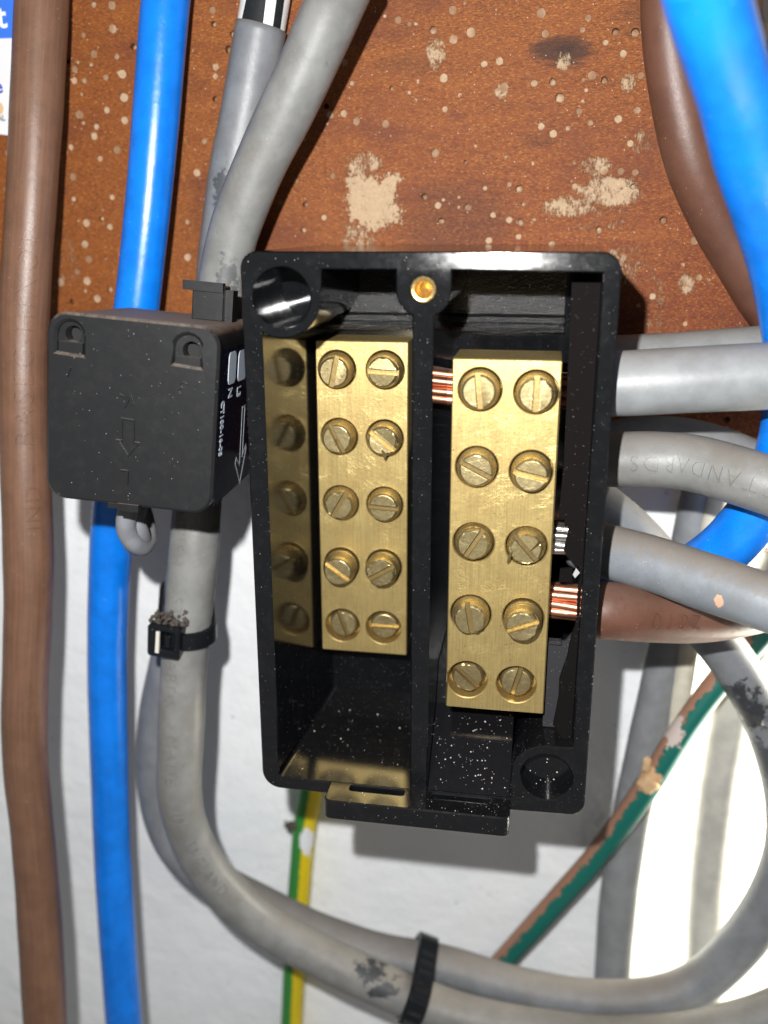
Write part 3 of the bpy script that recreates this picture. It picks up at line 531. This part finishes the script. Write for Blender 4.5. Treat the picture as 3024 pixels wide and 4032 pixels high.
def draft(li, a, b):                                      # moulded walls lean inwards towards the back
    if li == 1 and a < -31 and b < 41: a += 3.9
    if li in (1, 2) and b < -60: b += 2.6
    return a, b
tilt = lambda a, b: .0 if b < 52.2 else .115*(b-52.0)      # the top rim leans back a little
bd = B(); prism(bd, [outer, lc, rc, h1, h2, h3], -64, -24, bev=.28, back=False, ymod=tilt, bmod=draft)
prism(bd, [outer, rrect(-33, 33, -60, 51, 2)], -24, -4.2, bev=.02, back=False, front=False)
hous = mk('housing', bd.V, bd.F, M['housing'], box, BO); autosmooth(hous, 30)
bd = B(); prism(bd, [rrect(-34, 34, -62, 53, 1)], -24.3, -22, bev=.05); mk('back_plate', bd.V, bd.F, M['housing'], box, BO)
for hx_, hz_, hr_, hy_ in ((-28.1, 46.5, 6, -42), (27.9, -54.8, 5.7, -59.6)):
    bd = B(); prism(bd, [circ(hx_, hz_, hr_, 32)], hy_, hy_+1.8, bev=.05); mk('hole_floor', bd.V, bd.F, M['housing'], box, BO)
# ramp and ridge across the top of the back plate
for x0, x1 in ((1.4, 27.0), (-31, -1.6)):
    prof = [(52.5, -24.3), (40.5, -26.1), (39.9, -27.4), (38.8, -27.9), (38.4, -27.0), (37.6, -27.6), (36.6, -27.2), (36.2, -24.3)]
    V = [(x, y, z) for x in (x0, x1) for z, y in prof]; n = len(prof)
    F = [(i, i+1, i+1+n, i+n) for i in range(n-1)]+[tuple(range(n))[::-1], tuple(range(n, 2*n)), (0, n, 2*n-1, n-1)]
    ob = mk('back_ridge', V, F, M['housing_grain'], box, BO)
# tab across the bottom with its two slots
tabl = arc(20.5-1.6, -71+1.6, 1.6, 270, 360, 4)+[(20.5, -60), (-20.3, -60)]+arc(-20.3+1.6, -71+1.6, 1.6, 180, 270, 4)
bd = B(); prism(bd, [tabl, rrect(-15.3, -3.2, -66.4, -64.3, .5, 2), rrect(3.0, 15.8, -66.4, -64.3, .5, 2)], 61.2, 65.7, bev=.3, to3=lambda a, b, d: (a, b, -d))
mk('hooked_tab', bd.V, bd.F, M['housing'], box, BO)
bd = B(); bd.box(-1.5, 1.8, -70.8, -63.6, -61.25, -60.9); prism(bd, [rrect(-15.5, -3, -66.6, -64.1, .5, 2)], 62.9, 63.3, bev=.02, to3=lambda a, b, d: (a, b, -d)); prism(bd, [rrect(2.8, 16, -66.6, -64.1, .5, 2)], 62.9, 63.3, bev=.02, to3=lambda a, b, d: (a, b, -d))
mk('tab_rib', bd.V, bd.F, M['housing'], box, BO)
# ledge under the right-hand block, and its ramp
V = [(2.0, -44.6, -38), (20.1, -44.6, -38), (2.0, -48.6, -47.2), (20.1, -48.6, -47.2), (2.0, -63.4, -61.0), (20.1, -63.4, -61.0), (2.0, -24, -61.0), (20.1, -24, -61.0), (2.0, -24, -38), (20.1, -24, -38)]
mk('block_seat', V, [(0, 2, 3, 1), (2, 4, 5, 3), (0, 8, 6, 4, 2), (1, 3, 5, 7, 9), (0, 1, 9, 8)], M['seat'], box, BO)
# broken side shield
led = [(27.5, 49.6), (32.95, 49.6), (32.95, -47), (30.9, -47.2), (28.8, -44), (29.2, -41), (29.6, -37.5), (29.55, -33.3), (30.1, -30.9), (30.9, -27.8), (31.2, -25), (31.56, -22.4), (32.1, -20.6), (32.36, -18.1), (32.2, -14), (32.3, -10.8), (32.6, -9), (32.1, -7.3), (31.3, -6.9), (30.66, -6.3), (29.9, -5.4), (28.94, -3.9), (29.05, -3), (29.2, -1.9), (29.6, -.2), (29.4, 1.6), (28.9, 1.9), (28.5, 2.9), (28.1, 2.5), (27.75, 3.1), (27.5, 4), (27.9, 14), (27.8, 24)]
bd = B(); prism(bd, [led], -60.2, -58.9, bev=.08); mk('side_shield', bd.V, bd.F, M['insert_black'], box, BO)
bd = B(); prism(bd, [[(26.6, -26.5), (30.4, -26), (31.8, -24), (32.9, -24), (32.9, -47), (26.6, -47)]], -56, -55, bev=.1); bd.box(27.0, 29.6, -57, -55.4, -26.4, -25.6)
mk('inner_shield', bd.V, bd.F, black('dull_grey_panel', col=(.030, .030, .033), rough=.85, dust=.0, spec=.05), box, BO)
bd = B(); prism(bd, [[(28.6, -10.6), (31.2, -10.1), (31.3, -13.4), (28.4, -13.6)]], -53, -52, bev=.1); mk('knockout_flap', bd.V, bd.F, M['insert_black'], box, BO)
bd = B(); bd.add([(31.6, -60.25, -7.4), (32.4, -60.3, -8.4), (31.5, -60.3, -9.6), (31.0, -60.25, -8.9)], [(0, 1, 2, 3)]); mk('scuffed_chip', bd.V, bd.F, M['chipped'], box, BO)
# brass insert
prof = [(2.45, -63.5), (2.4, -64.25), (2.15, -64.4), (1.75, -64.3), (1.6, -63.6), (1.45, -62.6), (1.4, -58.5), (.02, -57.5)]
V = []; F = []; n = 28
for r, y in prof:
    for k in range(n):
        rr = r*(1+(.03 if k % 2 else 0)*(r > 2.3)); V.append((-.1+rr*cos(2*pi*k/n), y, 48.3+rr*sin(2*pi*k/n)))
for i in range(len(prof)-1): F += [(i*n+k, i*n+(k+1) % n, (i+1)*n+(k+1) % n, (i+1)*n+k) for k in range(n)]
mk('brass_insert', V, F, M['gold'], box, BO)

# screws
def halfD(r, w, side, n=14):
    a0 = math.asin(min(.99, w/2/r)); A = [a0+(pi-2*a0)*i/n for i in range(n+1)]
    return [(r*cos(a), r*sin(a)*side) for a in A]
def screw_mesh(h, rough_edge=0, seed=0):
    """axis along -Y (towards the camera), surface at y=0, head at y=-h. The head is two halves either side of the slot."""
    rnd = random.Random(seed); bd = B(); R = 4.0; w = 1.15; fl = -h+1.45; n = 30
    lev = [(R, 6), (R, min(5.9, fl+2.4))]
    # thread steps under the head
    if h > 1.5:
        yy = fl+2.4
        for q in range(2): lev += [(R-.12, yy-.3), (R+.04, yy-.55), (R-.1, yy-.8)]; yy -= .8
    lev += [(R*.90, fl)]
    for (ra, ya), (rb, yb) in zip(lev[:-1], lev[1:]):
        V = [(ra*cos(2*pi*k/n), ya, ra*sin(2*pi*k/n)) for k in range(n)]+[(rb*cos(2*pi*k/n), yb, rb*sin(2*pi*k/n)) for k in range(n)]
        bd.add(V, [(k, (k+1) % n, (k+1) % n+n, k+n) for k in range(n)])
    side_faces = len(bd.F)
    r0 = R*.90
    bd.add([(r0*cos(2*pi*k/n), fl, r0*sin(2*pi*k/n)) for k in range(n)], [tuple(range(n))]); slot_face = len(bd.F)-1
    for sd in (1, -1):
        ww = [w+rnd.uniform(-.08, .12)]*4
        A = [halfD(R*.90, w, sd), halfD(R*.84, w, sd), halfD(R*.775, w+.02, sd), halfD(R*.735, w+.12, sd)]
        ys = [fl+.05, -h+.45, -h+.08, -h]
        m = len(A[0]); rows = [[(x+(rnd.uniform(-.10, .10)*rough_edge), y+(rnd.uniform(-.05, .22)*rough_edge), z) for x, z in L] for L, y in zip(A, ys)]
        V = [p for r_ in rows for p in r_]
        F = []
        for i in range(3):
            for k in range(m):
                k2 = (k+1) % m; F.append((i*m+k, i*m+k2, (i+1)*m+k2, (i+1)*m+k))
        F.append(tuple(3*m+k for k in range(m)))
        bd.add(V, F)
    return bd, side_faces, slot_face
def block(name, x0, x1, z0, z1, yf, yb, screws, label, rot=0):
    bo = (x0, yf, z0); bd = B()
    out = rrect(x0, x1, z0, z1, .35, 2); hl = [circ(sx, sz, 4.35, 32) for sx, sz, h, a in screws]
    prism(bd, [out]+hl, yf, yb, bev=.22, back=True)
    for sx, sz, h, a in screws: bd.add([(sx+4.6*cos(2*pi*k/24), yf+4.2, sz+4.6*sin(2*pi*k/24)) for k in range(24)], [tuple(range(24))])
    ob = mk(name, bd.V, bd.F, M['brass'], box, BO, label=label); autosmooth(ob, 28)
    for i, (sx, sz, h, a) in enumerate(screws):
        worn = 1 if (i*7+int(x0)) % 3 == 0 else .4
        worn = 1.6 if (x0 > 0 and i in (5, 6, 8)) or (x0 < 0 and i in (3, 7)) else worn
        sb, sf, sl = screw_mesh(h, worn, i+int(x0)+50)
        ca, sa = cos(radians(a)), sin(radians(a))
        tx, tz = radians(random.uniform(-2, 2)), radians(random.uniform(-2, 2))
        V = []
        for x, y, z in sb.V:
            x2, z2 = x*ca-z*sa, x*sa+z*ca
            V.append((sx+x2+y*tx, yf+y, sz+z2+y*tz))
        s_ = mk('screw', V, sb.F, [M['screw'], M['slot'], M['slot_dark']], ob, BO)
        for p in s_.data.polygons:
            if p.index < sf or p.index == sl: p.material_index = (1 if (i*5+int(x0)) % 3 else 2) if p.index == sl else (1 if h > 2.9 and p.index > sf-31 else 0)
        autosmooth(s_, 13)
    return ob
bl = block('terminal_block', -28.4, -7.0, -41.9, 35.0, -36, -24.4, SCREWS_L, 'left brass terminal block, deeper in the box')
br = block('terminal_block', 5.2, 26.6, -42.3, 34.8, -59, -45, SCREWS_R, 'right brass terminal block, nearer the lens and more scratched')
# burrs standing off the two chewed screw heads
def burr(pts, mat, parent): mk('metal_burr', pts, [(0, 1, 2), (0, 2, 3), (0, 3, 1), (1, 3, 2)], mat, parent, BO)
sL = SCREWS_L[3]; sR = SCREWS_R[5]
burr([(sL[0]-.4, -39.2, sL[1]-1.6), (sL[0]+1.3, -39.8, sL[1]-2.9), (sL[0]+.5, -39.6, sL[1]-4.3), (sL[0]+.1, -39.0, sL[1]-2.8)], M['slot_dark'], bl)
burr([(sR[0]+.4, -61.6, sR[1]-.6), (sR[0]+2.6, -62.6, sR[1]+2.6), (sR[0]+1.7, -61.4, sR[1]+.8), (sR[0]+2.9, -61.3, sR[1]+1.6)], M['screw'], br)
burr([(sR[0]-3.6, -61, sR[1]-1.5), (sR[0]-2.6, -61.6, sR[1]-.2), (sR[0]-3.9, -61.4, sR[1]-3.2), (sR[0]-3.2, -60.6, sR[1]-2.9)], M['screw'], br)
# conductors crossing behind the divider to the left block
cc = root('bare_conductor', (0, -38, 25), 'bare copper conductor crossing behind the divider near the top of the box', 'conductor')
strands(9, 3.2, 1.15, -33.5, 24.5, -2, 33, M['copper'], cc, (0, -38, 25), tw=.8)

# ------------------------------------------------------------------ current sensor
cto = CT[0]
ct = root('current_sensor', cto, 'square black clip-on current sensor with moulded K arrow L on its face', 'sensor', mat3=CT[1])
def lm(name, bd, mat, parent=None, **k): return mk(name, bd.V, bd.F, mat, parent or ct, (0, 0, 0), **k)
archL = [(-15.6, 10.9), (-10.1, 10.6), (-10.1, 14.2)]+arc(-12.85, 14.3, 2.75, 0, 180, 8)+[(-15.6, 14.2)]
archR = [(8.2, 10.9), (13.8, 10.6), (13.8, 14.0)]+arc(11.0, 14.0, 2.8, 0, 180, 8)+[(8.2, 14.0)]
face_ = rrect(-17.5, 17.4, -19.3, 18.8, 4.2, 8)
bd = B(); prism(bd, [face_, archL, archR], 0, 2.0, bev=.55); ob = lm('front_plate', bd, M['sensor']); autosmooth(ob, 50)
bd = B(); prism(bd, [rrect(-17.2, 17.1, -19.0, 18.5, 3.8, 8), circ(-12.6, 14.4, 1.7, 20), circ(11.4, 13.6, 1.75, 20)], 1.4, 37, bev=.1); ob = lm('sensor_body', bd, M['sensor']); autosmooth(ob, 50)
bd = B(); bd.box(-15.2, -10.4, .55, 1.5, 10.7, 12.9); bd.box(8.5, 13.5, .55, 1.5, 10.7, 12.4); lm('keyhole_ledge', bd, M['sensor'])
for kx, kz in ((-12.6, 14.4), (11.4, 13.6)):
    bd = B(); prism(bd, [circ(kx, kz, 1.65, 20)], 4.5, 5, bev=.02); lm('keyhole_floor', bd, M['void'])
def ctext(body, x, z, size, rot, name='moulded_mark', h=.55, mat=None, sx=1):
    V, F = textmesh(body, size, h, off=-.02*size); c_, s_ = cos(radians(rot)), sin(radians(rot))
    V = [(x+(a*c_-b*s_)*sx, -d, z+a*s_+b*c_) for a, b, d in V]; return mk(name, V, F, mat or M['sensor'], ct, (0, 0, 0))
ctext('K', -1.0, 2.9, 4.6, 200); ctext('L', -.8, -13.0, 4.6, 180); ctext('1', -12.7, 7.2, 3.4, 160); ctext('3', 10.2, 6.4, 4.0, 160)
def outline(pts, w, to3, h=.5):
    L = orient(pts, True); bd = B(); prism(bd, [L, offset(L, w)], 0, .5, bev=.04, back=False, to3=to3); return bd
arr = [(-1.9, -1.0), (.8, -1.2), (1.0, -5.6), (2.2, -5.7), (-.4, -9.1), (-2.9, -5.5), (-1.8, -5.6)]
ob = lm('moulded_mark', outline(arr, .30, lambda a, b, d: (a, d-.45, b)), M['sensor'])
bd = B(); bd.box(-2.2, 2.2, -.4, 1.2, -20.4, -18.9); bd.box(-4.4, -2.0, .2, 2.4, -20.2, -19.1); lm('cable_outlet', bd, M['sensor'])
# right side: label
XS = 17.16
bd = B(); bd.box(XS-.02, XS+.08, 2.4, 36, -18, 14.2); lm('side_label', bd, M['navy'])
to_s = lambda a, b, d: (XS+.24-d, a, b)
for a0, a1, z0, z1 in ((9.0, 15.5, 6.4, 13.2), (17.8, 25.5, 6.2, 12.9)):
    bd = B(); prism(bd, [rrect(a0, a1, z0, z1, 1.5, 4)], .08, .2, bev=.02, to3=to_s); lm('label_bar', bd, M['print'])
def stext(body, y, z, size, rot=-90, wide=1.0):
    V, F = textmesh(body, size, .02, off=.02*size); c_, s_ = cos(radians(rot)), sin(radians(rot))
    # seen from +x: image right = +y (away from the lens), image up = +z
    V = [(XS+.12+d, y+(a*c_-b*s_)*wide, z+a*s_+b*c_) for a, b, d in V]; mk('label_text', V, F, M['print'], ct, (0, 0, 0))
stext('N', 11.6, 4.6, 3.0, wide=1.6); stext('L3', 19.6, 3.9, 2.6, wide=1.9); stext('CT100-16-05', 5.6, -2.2, 2.15, wide=1.7)
sa = [(24.2, .0), (27.2, .0), (27.5, -11.4), (30.5, -9.6), (31.2, -10.8), (26.2, -18.4), (20.0, -12.4), (21.0, -11.0), (24.6, -13.2)]
lm('label_arrow', outline(sa, .45, lambda a, b, d: (XS+.12-d*.1, a, b)), M['print_grey'])
# latch on top
bd = B(); prism(bd, [rrect(5.6, 12.6, 18.4, 26.0, .4, 2)], 21, 26.5, bev=.25); bd.box(3.6, 12.4, 20.2, 22.6, 24.6, 26.6); bd.box(12.6, 14.2, 22.5, 27, 18.4, 25.2)
lm('latch', bd, M['sensor'])
# leads
lead = root('sensor_lead', CABLES['ct_wire_a'][1][0], 'small grey lead looping out of the bottom of the black sensor', 'lead')
lo = tuple(CABLES['ct_wire_a'][1][0])
for key in ('ct_wire_a', 'ct_wire_b'): addcable('wire', key, M['lead'], None, parent=lead, o=lo, wob=.10, step=.8, seg=20)

# ------------------------------------------------------------------ cable ties
def strap(cA, cBv, tan, rA, rB, w, th, teeth=None, a0=0, mat=None):
    """closed band round two parallel cables; returns body, teeth"""
    cA, cBv, tan = Vector(cA), Vector(cBv), Vector(tan).normalized()
    e1 = cBv-cA; e1 = (e1-tan*e1.dot(tan)); D = e1.length; e1.normalize(); e2 = tan.cross(e1)
    path = []
    ga = math.acos(max(-1, min(1, (rA-rB)/D)))
    n = 30
    for i in range(n+1):                                    # round A, the side away from B
        a = ga+(2*pi-2*ga)*i/n; path.append((cA+e1*(rA*cos(a))+e2*(rA*sin(a)), e1*cos(a)+e2*sin(a)))
    for i in range(n+1):
        a = -ga+(2*ga)*i/n; path.append((cA+e1*D+e1*(rB*cos(a))+e2*(rB*sin(a)), e1*cos(a)+e2*sin(a)))
    # even out
    P = path; V = []; F = []; m = len(P)
    prof = [(-w/2, 0), (-w/2, th*.7), (-w/2+.3, th), (w/2-.3, th), (w/2, th*.7), (w/2, 0)]; q = len(prof)
    for p, nn in P:
        for a, b in prof: V.append(p+nn*b+tan*a)
    for i in range(m):
        j = (i+1) % m
        F += [(i*q+k, i*q+(k+1) % q, j*q+(k+1) % q, j*q+k) for k in range(q)]
    T = B()
    if teeth:
        i0, i1 = teeth; pts = []; acc = 0
        for i in range(i0, i1):
            i = i % m
            (p, nn), (p2, n2) = P[i % m], P[(i+1) % m]; d = (p2-p).length; acc += d
            if acc < 2.4 and i != m-1: continue
            acc = 0; k = max(1, int(d/2.7))
            for j in range(int(k*.35) if i == m-1 else 0, k): pts.append((p.lerp(p2, j/k), nn.lerp(n2, j/k).normalized(), (p2-p).normalized()))
        for p, nn, dd in pts:
            a = p+nn*th; hw = w/2-.9
            V8 = [a-tan*hw-dd*.8, a+tan*hw-dd*.8, a+tan*hw+dd*.8, a-tan*hw+dd*.8, a-tan*hw+nn*.8-dd*.35, a+tan*hw+nn*.8-dd*.35, a+tan*hw+nn*.35+dd*.5, a-tan*hw+nn*.35+dd*.5]
            T.add([tuple(v) for v in V8], [(0, 1, 5, 4), (1, 2, 6, 5), (2, 3, 7, 6), (3, 0, 4, 7), (4, 5, 6, 7)])
    return [tuple(v) for v in V], F, T
cbA = Cable(CABLES['grey_A'][1], 12); cbB = Cable(CABLES['grey_B'][1], 12)
sA = cbA.near((-57.5, -37, -40)); pA, tA = cbA.at(sA); pB = cbB.at(cbB.near(pA))[0]
to = tuple(pA)
tie = root('cable_tie', to, 'black cable tie with a square dusty head strapping the upright grey cables', 'cable tie', 'black cable ties')
tt = (tA+Vector((.02, .22, 0))).normalized()
V, F, T = strap(pA, pB, tt, 6.3, 6.3, 4.6, 1.2); s_ = mk('strap', V, F, M['tie'], tie, to); autosmooth(s_, 40)
hx, hz = -66.4, -38.6
def rot(pts, a, cx=hx, cz=hz): return [(cx+(x-cx)*cos(a)-(z-cz)*sin(a), cz+(x-cx)*sin(a)+(z-cz)*cos(a)) for x, z in pts]
ho = rot(rrect(hx-4.3, hx+4.1, hz-4.4, hz+4.2, .9, 4), -.10); hi_ = rot(rrect(hx-.9, hx+2.6, hz-2.2, hz+2.6, .3, 2), -.10)
bd = B(); prism(bd, [ho, hi_], -45.5, -37, bev=.45); prism(bd, [rot(rrect(hx-1.2, hx+2.8, hz-2.5, hz+2.9, .3, 2), -.1)], -42.5, -38, bev=.05)
hd = mk('tie_head', bd.V, bd.F, M['tie'], tie, to); autosmooth(hd, 40)
bd = B(); prism(bd, [rot([(hx-2.1, hz-3.0), (hx-1.1, hz-3.1), (hx-.9, hz+2.9), (hx-1.8, hz+2.8)], -.08)], -46.0, -44, bev=.2); mk('cut_tail', bd.V, bd.F, G('nylon_cut').set(color=(.6, .58, .52), rough=.35).m, hd, to)
bd = B(); prism(bd, [rot(rrect(hx-.2, hx+1.2, hz-2.0, hz+1.2, .3, 2), -.1)], -44.3, -42, bev=.2); mk('pawl', bd.V, bd.F, M['tie'], hd, to)
# fluff caught on the head
bm = bmesh.new()
rf = random.Random(3)
for k in range(110):
    c = Vector((hx+rf.uniform(-4, 5.4), rf.uniform(-44, -38), hz+3.9+abs(rf.gauss(0, .6))+(1.2 if k % 9 == 0 else 0)))
    r = bmesh.ops.create_icosphere(bm, subdivisions=2, radius=rf.uniform(.2, .62)); 
    for v in r['verts']: v.co = c+v.co*(1+rf.uniform(-.25, .25))
bm.verts.index_update(); V = [tuple(v.co) for v in bm.verts]; F = [tuple(v.index for v in f.verts) for f in bm.faces]; bm.free()
fl_ = mk('dust_fluff', V, F, M['fluff'], None, (hx, -41, hz+4), label='brown dust fluff caught on top of the square cable tie head', category='dust', kind='stuff')

sA = cbA.near((-3, -26, -150)); pA, tA = cbA.at(sA); pB = cbB.at(cbB.near(pA))[0]; to = tuple(pA)
tie2 = root('cable_tie', to, 'black ridged cable tie round the two grey cables at the bottom edge of the photo', 'cable tie', 'black cable ties')
tt = tA
V, F, T = strap(pA, pB, tt, 6.4, 6.4, 6.2, 1.5, teeth=(-1, 18)); s_ = mk('strap', V, F, M['tie'], tie2, to); autosmooth(s_, 40)
mk('ridges', T.V, T.F, M['tie_gloss'], tie2, to, kind='stuff')

# ------------------------------------------------------------------ board, wall, bits behind
BX0, BX1, BZ0, BZ1 = -260, 240, -1.5, 330
loops = [[(BX0, BZ0), (BX1, BZ0), (BX1, BZ1), (BX0, BZ1)]]
rf = random.Random(11); holes = []
allh = list(HOLES)
while len(allh) < 250:
    x, z = rf.uniform(-150, 120), rf.uniform(4, 150)
    if -112 < x < 62 and z < 112 and rf.random() < .8: continue
    allh.append([x, z, rf.choice([.5, .6, .7, .8, .9, -.7, -.8])])
for x, z, r in allh:
    if all((x-a)**2+(z-b)**2 > (abs(r)+abs(c)+.35)**2 for a, b, c in holes) and not (-30 < x < 30 and z < 30): holes.append([x, z, r])
bd = B()
hl = [circ(x, z, abs(r), 12, .10) for x, z, r in holes]
prism(bd, loops+hl, -4, 11.5, bev=.06, back=False)
bo = mk('board', bd.V, bd.F, M['board'], None, (0, -4, 0), label='reddish brown varnished wooden backboard riddled with small filled holes', category='backboard')
bd = B()
for (x, z, r), L in zip(holes, hl):
    dep = rf.uniform(1.6, 3.0) if r < 0 else rf.uniform(.12, .45); n = len(L)
    Q = orient(offset(orient(L, False), .02), True)
    sx, sz = rf.uniform(-.25, .25)*abs(r), rf.uniform(-.25, .25)*abs(r)
    inn = [(x+(a-x)*.55+sx, z+(b-z)*.55+sz) for a, b in Q]
    V = [(a, -3.93, b) for a, b in offset(Q, -.06)]+[(a, -4+dep*.75, b) for a, b in offset(Q, -.03)]+[(a, -4+dep+rf.uniform(-.1, .1), b) for a, b in inn]
    bd.add(V, [(k, (k+1) % n, (k+1) % n+n, k+n) for k in range(n)]+[(k+n, (k+1) % n+n, (k+1) % n+2*n, k+2*n) for k in range(n)]+[tuple(range(2*n, 3*n))])
mk('filled_holes', bd.V, bd.F, M['filler'], bo, (0, -4, 0), kind='stuff')

# the painted wall is cut behind the upright grey cable, an opening added for the daylight
v1 = sorted((p[2], p[0]) for p in CABLES['V1'][1])
def edge_x(z):
    if z >= v1[-1][0]: return v1[-1][1]+3
    if z <= v1[0][0]: return v1[0][1]+2.5-(v1[0][0]-z)*.05
    for (za, xa), (zb, xb) in zip(v1[:-1], v1[1:]):
        if za <= z <= zb: return xa+(xb-xa)*(z-za)/(zb-za)+2.5
nx, nz = 60, 90
V = []; F = []
for j in range(nz+1):
    z = -420+600*j/nz; ex = edge_x(z)
    for i in range(nx+1):
        x = -420+(ex+420)*(i/nx)
        V.append((x, 12+(.5*sin(x*.05+z*.03)+.4*sin(z*.071+1)-.3*sin(x*.13))*min(1, (nx-i)/4), z))
    V += [(ex+.6, 12.6, z), (ex+.8, 40, z)]
m = nx+3
for j in range(nz):
    for i in range(nx+2): a = j*m+i; F.append((a, a+1, a+m+1, a+m))
mk('wall', V, F, M['wall'], None, (0, 12, 0), smooth=True, kind='structure')
g = G('daylit_backdrop'); M['backdrop'] = g.set(color=g.mix(g.noise(.05, 4, .6), (.80, .80, .76), (.84, .84, .81)), rough=.8).m
bd = B(); bd.box(-60, 330, 70, 72, -420, 180); mk('added_backdrop', bd.V, bd.F, M['backdrop'], None, (60, 70, 0), kind='structure')  # white surface added behind the opening to catch the lamp as a bright patch

# notice pinned behind the brown cable
nt = root('notice', (-118, -4, 82), 'corner of a blue and white printed notice behind the brown cable at upper left', 'notice')
no = (-118, -4, 82)
bd = B(); prism(bd, [[(-160, 82), (-119, 82.4), (-112, 81.6), (-106.5, 83.5), (-106.2, 150), (-160, 150)]], -5.2, -4.3, bev=.12); mk('sheet', bd.V, bd.F, M['notice'], nt, no)
bd = B(); bd.box(-159.8, -106.3, -5.32, -5.1, 104.7, 149.8); mk('blue_band', bd.V, bd.F, M['notice_blue'], nt, no)
def ntext(body, x, z, size, mat, y=-5.34, ax=None):
    V, F = textmesh(body, size, .03, off=.02*size); xs = max(v[0] for v in V); mk('print', [(x-xs+a, y-d, z+b) for a, b, d in V], F, mat, nt, no)
ntext('t', -112.9, 109.4, 7.5, M['notice_print'], -5.42); ntext('e', -116.2, 93.6, 4.6, M['indigo']); ntext('AL', -116.4, 86.2, 1.9, M['ngrey'])
ntext('Y', -108.8, 93.2, 2.6, M['print_grey'])
bd = B(); prism(bd, [circ(-118.2, 88.6, 1.6, 12, .1)], -5.3, -5.15, bev=.02); mk('print', bd.V, bd.F, M['ntan'], nt, no)

# corner of a white device, top right
wd = root('white_device', (75, -20, 104), 'rounded corner of an off-white plastic device behind the blue cable, top right', 'device')
wo = (75, -20, 104)
bd = B(); prism(bd, [rrect(63.0, 110, 97.5, 150, 4, 8)], -26, -4.2, bev=1.2); ob = mk('casing', bd.V, bd.F, M['offwhite'], wd, wo); autosmooth(ob, 40)
bd = B(); prism(bd, [rrect(66, 108, 101.5, 148, 3, 6)], -27.2, -25.9, bev=.8); ob = mk('cover', bd.V, bd.F, M['offwhite'], wd, wo); autosmooth(ob, 40)

# grit lying in the bottom of the box and on the tab
g = G('pale_grit'); M['grit'] = g.set(color=g.mix(g.noise(.9, 3, .7), (.45, .40, .34), (.72, .68, .60)), rough=.8).m
rg = random.Random(21); bm = bmesh.new()
for k in range(120):
    m_ = rg.random()
    if m_ < .55: x = rg.uniform(2.5, 19.6); f_ = rg.random(); y, z = -48.6-14.6*f_, -47.2-13.6*f_
    elif m_ < .80: x = rg.uniform(-30, -3); y = rg.uniform(-62, -34); z = -61.1+2.6*(y+64)/40
    elif m_ < .92: x = rg.uniform(-19.5, 19.5); y = rg.uniform(-70.4, -67); z = -61.15
    else: x = rg.gauss(27.9, 3); y = -59.6; z = rg.gauss(-56, 2.4)
    r_ = rg.choice([.07, .08, .10, .13, .18]); q = bmesh.ops.create_icosphere(bm, subdivisions=1, radius=r_)
    for v in q['verts']: v.co = Vector((x, y-(.03 if m_ >= .92 else 0), z+r_*.4))+v.co*rg.uniform(.6, 1.3)
bm.verts.index_update(); V = [tuple(v.co) for v in bm.verts]; F = [tuple(v.index for v in f.verts) for f in bm.faces]; bm.free()
mk('grit', V, F, M['grit'], None, (0, -60, -60), label='pale grains of grit scattered over the floor and tab of the black box', category='grit', kind='stuff')

# plaster blob on the green cable, crumbs by the striped one
def lump(name, c, r, mat, seed, label, cat='plaster', n=1, spread=0, kind=None, sub=3, jit=.16):
    rr = random.Random(seed); bm = bmesh.new()
    for k in range(n):
        cc = Vector(c)+Vector([rr.gauss(0, spread) for _ in range(3)]) if n > 1 else Vector(c)
        q = bmesh.ops.create_icosphere(bm, subdivisions=sub, radius=1); s_ = 1 if n == 1 else rr.uniform(.3, 1)
        for v in q['verts']:
            k2 = 1+jit*sin(v.co.x*4+seed)*cos(v.co.z*5)+rr.uniform(-jit, jit)*.35
            v.co = cc+Vector((v.co.x*r[0], v.co.y*r[1], v.co.z*r[2]))*k2*s_
    bm.verts.index_update(); V = [tuple(v.co) for v in bm.verts]; F = [tuple(v.index for v in f.verts) for f in bm.faces]; bm.free()
    kw = dict(label=label, category=cat)
    if kind: kw['kind'] = kind
    return mk(name, V, F, mat, None, c, smooth=True, **kw)
lump('plaster_blob', (57.6, -7.2, -90), (3.0, 1.8, 3.2), M['plaster'], 5, 'lump of tan plaster stuck on the green earth cable')
lump('plaster_streak', (56.6, -7.2, -84.0), (1.3, .8, 2.6), M['plaster'], 8, 'thin tan plaster streak just above the lump on the green cable')
lump('plaster_crumbs', (-51.2, 5, -125.3), (1.5, 1.2, 1.2), M['fluff'], 9, 'brown crumbs clinging beside the striped earth cable', 'debris', n=9, spread=1.0, kind='stuff', sub=2)
